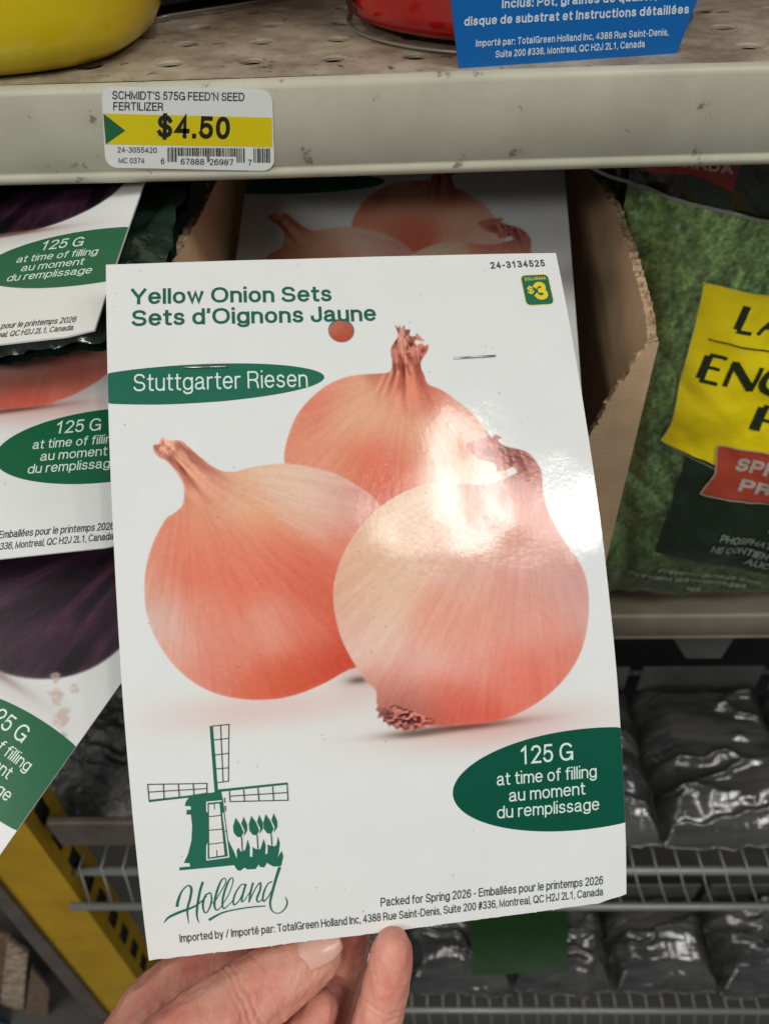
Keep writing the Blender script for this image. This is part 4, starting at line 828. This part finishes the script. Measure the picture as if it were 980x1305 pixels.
# ---------------------------------------------------------------- wire racks and film-wrapped packs below
def rack(label, pyr, Y, x0, x1, group):
    z1 = hy(880, pyr, Y)[2]; z2 = hy(880, pyr + 46, Y - .028)[2]
    t = thing('wire_rack', label, 'rack', ((x0 + x1) / 2, Y, z1), group)
    MB().tube([(x0, Y, z1), (x1, Y, z1)], .0050, 12).build('front_rail', M['wire'], t, True)
    MB().tube([(x0, Y - .028, z2), (x1, Y - .028, z2)], .0042, 12).build('front_rail', M['wire'], t, True)
    mb = MB(); x = x0 + .01
    while x < x1 - .02:
        mb.tube([(x, Y + .05, z1 + .0065), (x, Y, z1 + .0068), (x + .006, Y - .014, (z1 + z2) / 2), (x + .012, Y - .028, z2)], .0010, 6); x += .024
    o = mb.build('deck_wires', M['wire'], t, True); o['kind'] = 'stuff'
    MB().tube([(x0, .60, z1), (x1, .60, z1)], .004, 8).build('back_rail', M['wire'], t, True)
    return z1
zr1 = rack('upper wire rack with pale front rails, below the dark gap', 1109, .345, -.372, .78, None)
zr2 = rack('lower wire rack with pale front rails, at the bottom of the photo', 1288, .345, -.30, .78, None)
def wrapped(label, x0, x1, y0, y1, z0, hgt, seed, m_, group, extra=None):
    n, m = 80, 110; U, Vv = np.meshgrid(np.linspace(0, 1, n), np.linspace(0, 1, m), indexing='ij')
    e = np.minimum(np.clip(np.minimum(U, 1 - U) * 6, 0, 1) ** 1.2, np.clip(np.minimum(Vv * .55, 1 - Vv) * 7, 0, 1) ** 1.4) ** .5
    x = x0 + (x1 - x0) * U; y = y0 + (y1 - y0) * Vv
    rid = np.clip(.5 - np.abs(fbm(x * 9 + y * 14, y * 22 - x * 5, seed, 3)) * 1.5, 0, 1) ** 3
    z = z0 + hgt * e * (.75 + .35 * Vv) + fbm(x * 12, y * 16, seed + 3, 2) * .020 * e + rid * .07 * e
    top = np.stack([x + fbm(y * 40, x * 5, seed + 5, 3) * .005, y + fbm(x * 30, y * 5, seed + 6, 3) * .012 + .003, z], -1).reshape(-1, 3)
    bot = top.copy(); bot[:, 2] = z0 - .0005; F = grid_faces(n, m)
    loc = np.array([(x0 + x1) / 2, (y0 + y1) / 2, z0]); t = thing('wrapped_pack', label, 'pack', loc, group)
    ring = np.array([i * m for i in range(n)] + [(n - 1) * m + j for j in range(1, m)] + [i * m + m - 1 for i in range(n - 2, -1, -1)] + [j for j in range(m - 2, 0, -1)])
    Fs = np.stack([ring, np.roll(ring, -1), np.roll(ring, -1) + n * m, ring + n * m], 1)
    fast_mesh('film', np.vstack([top, bot]) - loc, np.vstack([F[:, ::-1], F + n * m, Fs[:, ::-1]]), m_, t)
    hb = z0 + hgt * 1.25
    if extra != 'nohead': MB().box((x0 + .006, y1 - .004, z0 + hgt * .5), (x1 - .006, y1 - .001, hb + .016)).build('header_card', M['grey_strip'], t, bevel=.001)
    return t
GP = 'film-wrapped black packs on the wire racks'
lab1 = ['black film-wrapped pack behind the held card, on the upper rack', 'black film-wrapped pack hidden mostly by the card, on the upper rack', 'wrinkled black film-wrapped pack just right of the held card, upper rack', 'black film-wrapped pack with the brightest glare, upper rack', 'black film-wrapped pack at the right photo edge, upper rack']
xs = [-.21, -.05, .115, .275, .435, .60]
for i in range(5): wrapped(lab1[i], xs[i] + .002, xs[i + 1] - .002, .36, .555, zr1 + .0095, .042, 100 + 7 * i, M['black_plastic'], GP)
wrapped('bubbly glinting black pack at the left end of the upper rack, beside the yellow post', -.46, -.215, .388, .60, zr1 + .0095, .045, 171, M['black_plastic2'], GP, 'nohead')
lab2 = ['black film-wrapped pack behind the fingertips, lower rack', 'black film-wrapped pack with a dark green label, lower rack', 'crumpled black film-wrapped pack right of the green-labelled one, lower rack', 'black film-wrapped pack with streaky glare, lower rack', 'black film-wrapped pack at the right photo edge, lower rack']
xs2 = [-.22, -.01, .155, .31, .47, .64]
for i in range(5):
    t = wrapped(lab2[i], xs2[i] + .002, xs2[i + 1] - .002, .36, .50, zr2 + .0095, .050, 200 + 7 * i, M['black_plastic'], GP)
    if i == 1:
        zz = zr2 + .078; q = [hz(x, y, zz - CZ) for x, y in ((598, 1160), (722, 1158), (724, 1238), (602, 1244))]; V = []
        for r_ in range(9):
            for c_ in range(9):
                s, w_ = c_ / 8, r_ / 8; p = (q[0] * (1 - s) + q[1] * s) * (1 - w_) + (q[3] * (1 - s) + q[2] * s) * w_; V.append((p[0], p[1], p[2] + .004 * math.sin(w_ * 3.1) + .002 * math.sin(s * 5)))
        mesh('green_label', V, [(r_ * 9 + c_, (r_ + 1) * 9 + c_, (r_ + 1) * 9 + c_ + 1, r_ * 9 + c_ + 1) for r_ in range(8) for c_ in range(8)], M['green_tag'], t, True)
# brown price rail at the left end of the upper rack
q0 = hy(40, 1034, .345); q1 = hy(300, 1050, .345)
t = thing('shelf_rail', 'dull brown rail under the bubbly black pack, left of the held card', 'rail', q0)
a = hy(62, 1040, .338); b = hy(62, 1068, .338)
MB().box((a[0], .330, b[2]), (a[0] + .17, .338, a[2])).build('rail_face', M['brown_steel'], t, bevel=.002)

# ---------------------------------------------------------------- yellow slotted upright and its neighbour
def post(name, label, lx_, rx_, Y, depth, m_, slots=False):
    P = {}
    for py in (960, 1460):
        P[py] = (hy(lx_(py), py, Y), hy(rx_(py), py, Y))
    lo = P[1460]; hi = P[960]; c = (lo[0] + lo[1]) / 2; t = thing(name, label, 'upright', c)
    A, B, C, D = hi[0], hi[1], lo[1], lo[0]; dy = np.array([0, depth, 0])
    V = [tuple(p) for p in (A, B, C, D)] + [tuple(p + dy) for p in (A, B, C, D)]
    F = [(0, 3, 2, 1), (4, 5, 6, 7), (0, 4, 7, 3), (0, 1, 5, 4), (3, 7, 6, 2)]
    if not slots: F.append((1, 2, 6, 5)); mesh('column', V, F, m_, t); return
    mesh('column', V, F, m_, t)
    # right face with real slots
    N = 34; V = []; F = []
    def pt_(s, w): return tuple(B * (1 - s) + C * s + dy * w)
    for i in range(N):
        s0, s1, s2 = i / N, (i + .42) / N, (i + 1) / N
        for a_, b_, w0, w1 in ((s0, s1, 0, 1), (s1, s2, 0, .32), (s1, s2, .68, 1)):
            n_ = len(V); V += [pt_(a_, w0), pt_(b_, w0), pt_(b_, w1), pt_(a_, w1)]; F.append((n_, n_ + 1, n_ + 2, n_ + 3))
    mesh('slotted_face', V, F, m_, t)
    ins = np.array([-.004, 0, 0]); V = [tuple(np.array(pt_(s, w)) + ins) for s, w in ((0, 0), (1, 0), (1, 1), (0, 1))]
    mesh('slot_shade', V, [(0, 1, 2, 3)], M['dark'], t)  # near-black sheet behind the slots, shade of the hollow put into colour
post('steel_upright', 'mustard yellow slotted steel upright at lower left', lambda y: (y - 1123) * .83, lambda y: 40 + (y - 1060) * .716, .33, .05, M['yellow_steel'], True)
post('steel_upright', 'grey-brown steel upright left of the yellow one', lambda y: (y - 1123) * .83 - 27, lambda y: (y - 1123) * .83 - 5, .325, .03, M['brown_steel'])
# blue tray of tan packets in the lower left corner
c = hy(10, 1290, .36); t = thing('storage_tray', 'blue tray in the bottom left corner holding tan packets', 'tray', c)
q = [hy(x, y, .35) for x, y in ((-80, 1268), (48, 1322), (60, 1400), (-80, 1400))]
V = [tuple(p) for p in q] + [(p[0], p[1] + .004, p[2]) for p in q]; mesh('front_wall', V, [(0, 1, 2, 3), (7, 6, 5, 4), (0, 4, 5, 1), (1, 5, 6, 2), (2, 6, 7, 3), (3, 7, 4, 0)], M['blue_tray'], t)
q = [hy(x, y, .42) for x, y in ((-80, 1150), (78, 1262), (60, 1400), (-80, 1400))]
V = [tuple(p) for p in q] + [(p[0], p[1] + .004, p[2]) for p in q]; mesh('back_wall', V, [(0, 1, 2, 3), (7, 6, 5, 4), (0, 4, 5, 1), (1, 5, 6, 2), (2, 6, 7, 3), (3, 7, 4, 0)], M['blue_tray'], t)
for lab_, m_, quad, Yq in (('tan packet at the left photo edge, in the blue tray', M['tan'], ((-34, 1186), (14, 1196), (10, 1262), (-36, 1256)), .385),
                       ('middle tan packet in the blue tray', M['tan2'], ((10, 1200), (36, 1216), (30, 1296), (0, 1280)), .375),
                       ('right-hand pale tan packet in the blue tray, beside the grey-brown upright', M['tan'], ((40, 1234), (64, 1262), (60, 1318), (30, 1306)), .365)):
    q = [hy(x, y, Yq) for x, y in quad]; V = [tuple(p) for p in q] + [(p[0], p[1] + .008, p[2]) for p in q]
    o = mesh('tan_packet', V, [(0, 1, 2, 3), (7, 6, 5, 4), (0, 4, 5, 1), (1, 5, 6, 2), (2, 6, 7, 3), (3, 7, 4, 0)], m_); tag(o, lab_, 'packet', 'tan packets in the blue tray')
    o.modifiers.new('bevel', 'BEVEL').width = .0015

# ---------------------------------------------------------------- the hand
def hand():
    import bmesh
    chains = {
     'thumb': [(150, 1440, 95, .190), (215, 1370, 74, .193), (262, 1318, 60, .197), (312, 1276, 50, .2035), (350, 1250, 45, .207), (384, 1231, 40, .2105), (404, 1222, 33, .2122), (412, 1218, 27, .2127)],
     'palm': [(120, 1480, 90, .215), (165, 1385, 72, .222), (205, 1300, 60, .226), (245, 1258, 50, .228), (300, 1236, 44, .228), (350, 1232, 40, .228)],
     'index': [(350, 1500, 60, .222), (395, 1350, 42, .226), (425, 1270, 36, .227), (440, 1215, 32, .226), (448, 1170, 28, .2235)],
     'middle': [(420, 1560, 50, .205), (458, 1400, 36, .205), (474, 1330, 33, .2055), (486, 1280, 31, .206), (495, 1240, 29.5, .206), (499, 1215, 27, .2058), (500, 1207, 24, .2055)],
     'knuckle': [(300, 1480, 60, .20), (360, 1380, 44, .205), (392, 1318, 32, .211), (410, 1285, 24, .214)],
     'heel': [(100, 1560, 120, .205), (260, 1560, 120, .205), (400, 1560, 90, .207)],
    }
    bm = bmesh.new()
    for k, ch in chains.items():
        P = [hd(x, y, D) for x, y, r, D in ch]; R = [r / 980 * D for x, y, r, D in ch]
        for i in range(len(P) - 1):
            L = np.linalg.norm(P[i + 1] - P[i]); st = max(2, int(L / .0012))
            for j in range(st + (i == len(P) - 2)):
                s = j / st; c = P[i] * (1 - s) + P[i + 1] * s; r = R[i] * (1 - s) + R[i + 1] * s
                bmesh.ops.create_icosphere(bm, subdivisions=2, radius=r, matrix=Matrix.Translation(Vector(c)))
    me = bpy.data.meshes.new('hand'); bm.to_mesh(me); bm.free()
    tmp = bpy.data.objects.new('tmp', me); COL.objects.link(tmp)
    r = tmp.modifiers.new('r', 'REMESH'); r.mode = 'VOXEL'; r.voxel_size = .0005
    s = tmp.modifiers.new('s', 'SMOOTH'); s.factor = .6; s.iterations = 14
    bpy.context.view_layer.update()
    dg = bpy.context.evaluated_depsgraph_get(); me2 = bpy.data.meshes.new_from_object(tmp.evaluated_get(dg)); bpy.data.objects.remove(tmp)
    me2.polygons.foreach_set('use_smooth', [True] * len(me2.polygons))
    loc = hd(280, 1420, .21); root = bpy.data.objects.new('hand', None); COL.objects.link(root); root.location = tuple(loc); root['rel'] = 1; root.empty_display_size = .02
    tag(root, 'bare hand pinching the bottom edge of the onion card, thumbnail showing', 'hand')
    co = np.empty(len(me2.vertices) * 3); me2.vertices.foreach_get('co', co); co = co.reshape(-1, 3)
    # skin folds: fine displacement
    nv = np.empty(len(me2.vertices) * 3); me2.vertices.foreach_get('normal', nv); nv = nv.reshape(-1, 3)
    co = co + nv * (fbm(co[:, 0] * 420, co[:, 2] * 420, 7, 3) * .0004 + fbm(co[:, 0] * 90, co[:, 2] * 90, 9, 2) * .0008)[:, None]
    # finger creases: grooves across the thumb joint and the fingertip's joint
    for (ax0, ax1, rad, cuts) in (((262, 1318, .197), (384, 1231, .2105), .013, ((.30, .5), (.36, .9), (.43, .7), (.62, .4))), ((482, 1300, .2055), (500, 1207, .2055), .0085, ((.22, .7), (.30, .9), (.62, .35)))):
        a0 = hd(*ax0); a1 = hd(*ax1); d_ = a1 - a0; L_ = np.linalg.norm(d_); d_ /= L_; rel = co - a0; sp = rel @ d_; pr = np.linalg.norm(rel - sp[:, None] * d_, axis=1)
        near = np.clip((rad - pr) / .002, 0, 1); wob = fbm(co[:, 0] * 160, co[:, 1] * 160, 77, 2) * .0016
        for c_, dp in cuts:
            co = co - nv * (near * dp * .00042 * np.exp(-((sp + wob - c_ * L_) / .00042) ** 2))[:, None]
    me2.vertices.foreach_set('co', (co - loc).ravel()); me2.name = 'skin'; me2.materials.clear()
    sk = mat('skin', lin((218, 158, 138)), .47, .4, noise=(60, lin((208, 116, 102)), .85), bump=[(380, .35, .0006, (1, 1, 2.6)), (1500, .45, .0002), (120, .25, .0012, (1, 1, 3))], sss=.22)
    me2.materials.append(sk); link('skin', me2, root)
    # thumbnail: a curved plate bedded in the tip
    c = hd(405, 1210, .2125 - .0063); ax = hd(430, 1199, .2085) - hd(378, 1222, .2060); ax /= np.linalg.norm(ax)
    tocam = C0 - c; tocam /= np.linalg.norm(tocam); tocam = tocam + np.array([-.05, -.02, .40]); w_ = np.cross(tocam, ax); w_ /= np.linalg.norm(w_); nn = np.cross(ax, w_)
    V = []; nu_, nv_ = 22, 16
    for i in range(nu_):
        s = -1 + 2 * i / (nu_ - 1)
        for j in range(nv_):
            t = -1 + 2 * j / (nv_ - 1); wd = .0040 * (1 - abs(s) ** 3.4 * .55) * (1 if s < 0 else 1 - .1 * s)
            V.append(tuple(c + ax * s * .0064 + w_ * t * wd + nn * (.0016 * (1 - t * t) - .0010 * s * s - .0006)))
    nm = mat('nail', lin((218, 168, 152)), .30, .4, coat=.1, noise=(300, lin((222, 170, 156)), .5), sss=.15)
    o = mesh('thumbnail', V, [(i * nv_ + j, i * nv_ + j + 1, (i + 1) * nv_ + j + 1, (i + 1) * nv_ + j) for i in range(nu_ - 1) for j in range(nv_ - 1)], nm, root, True)
    s = o.modifiers.new('solid', 'SOLIDIFY'); s.thickness = .0004
hand()
bpy.context.view_layer.update()
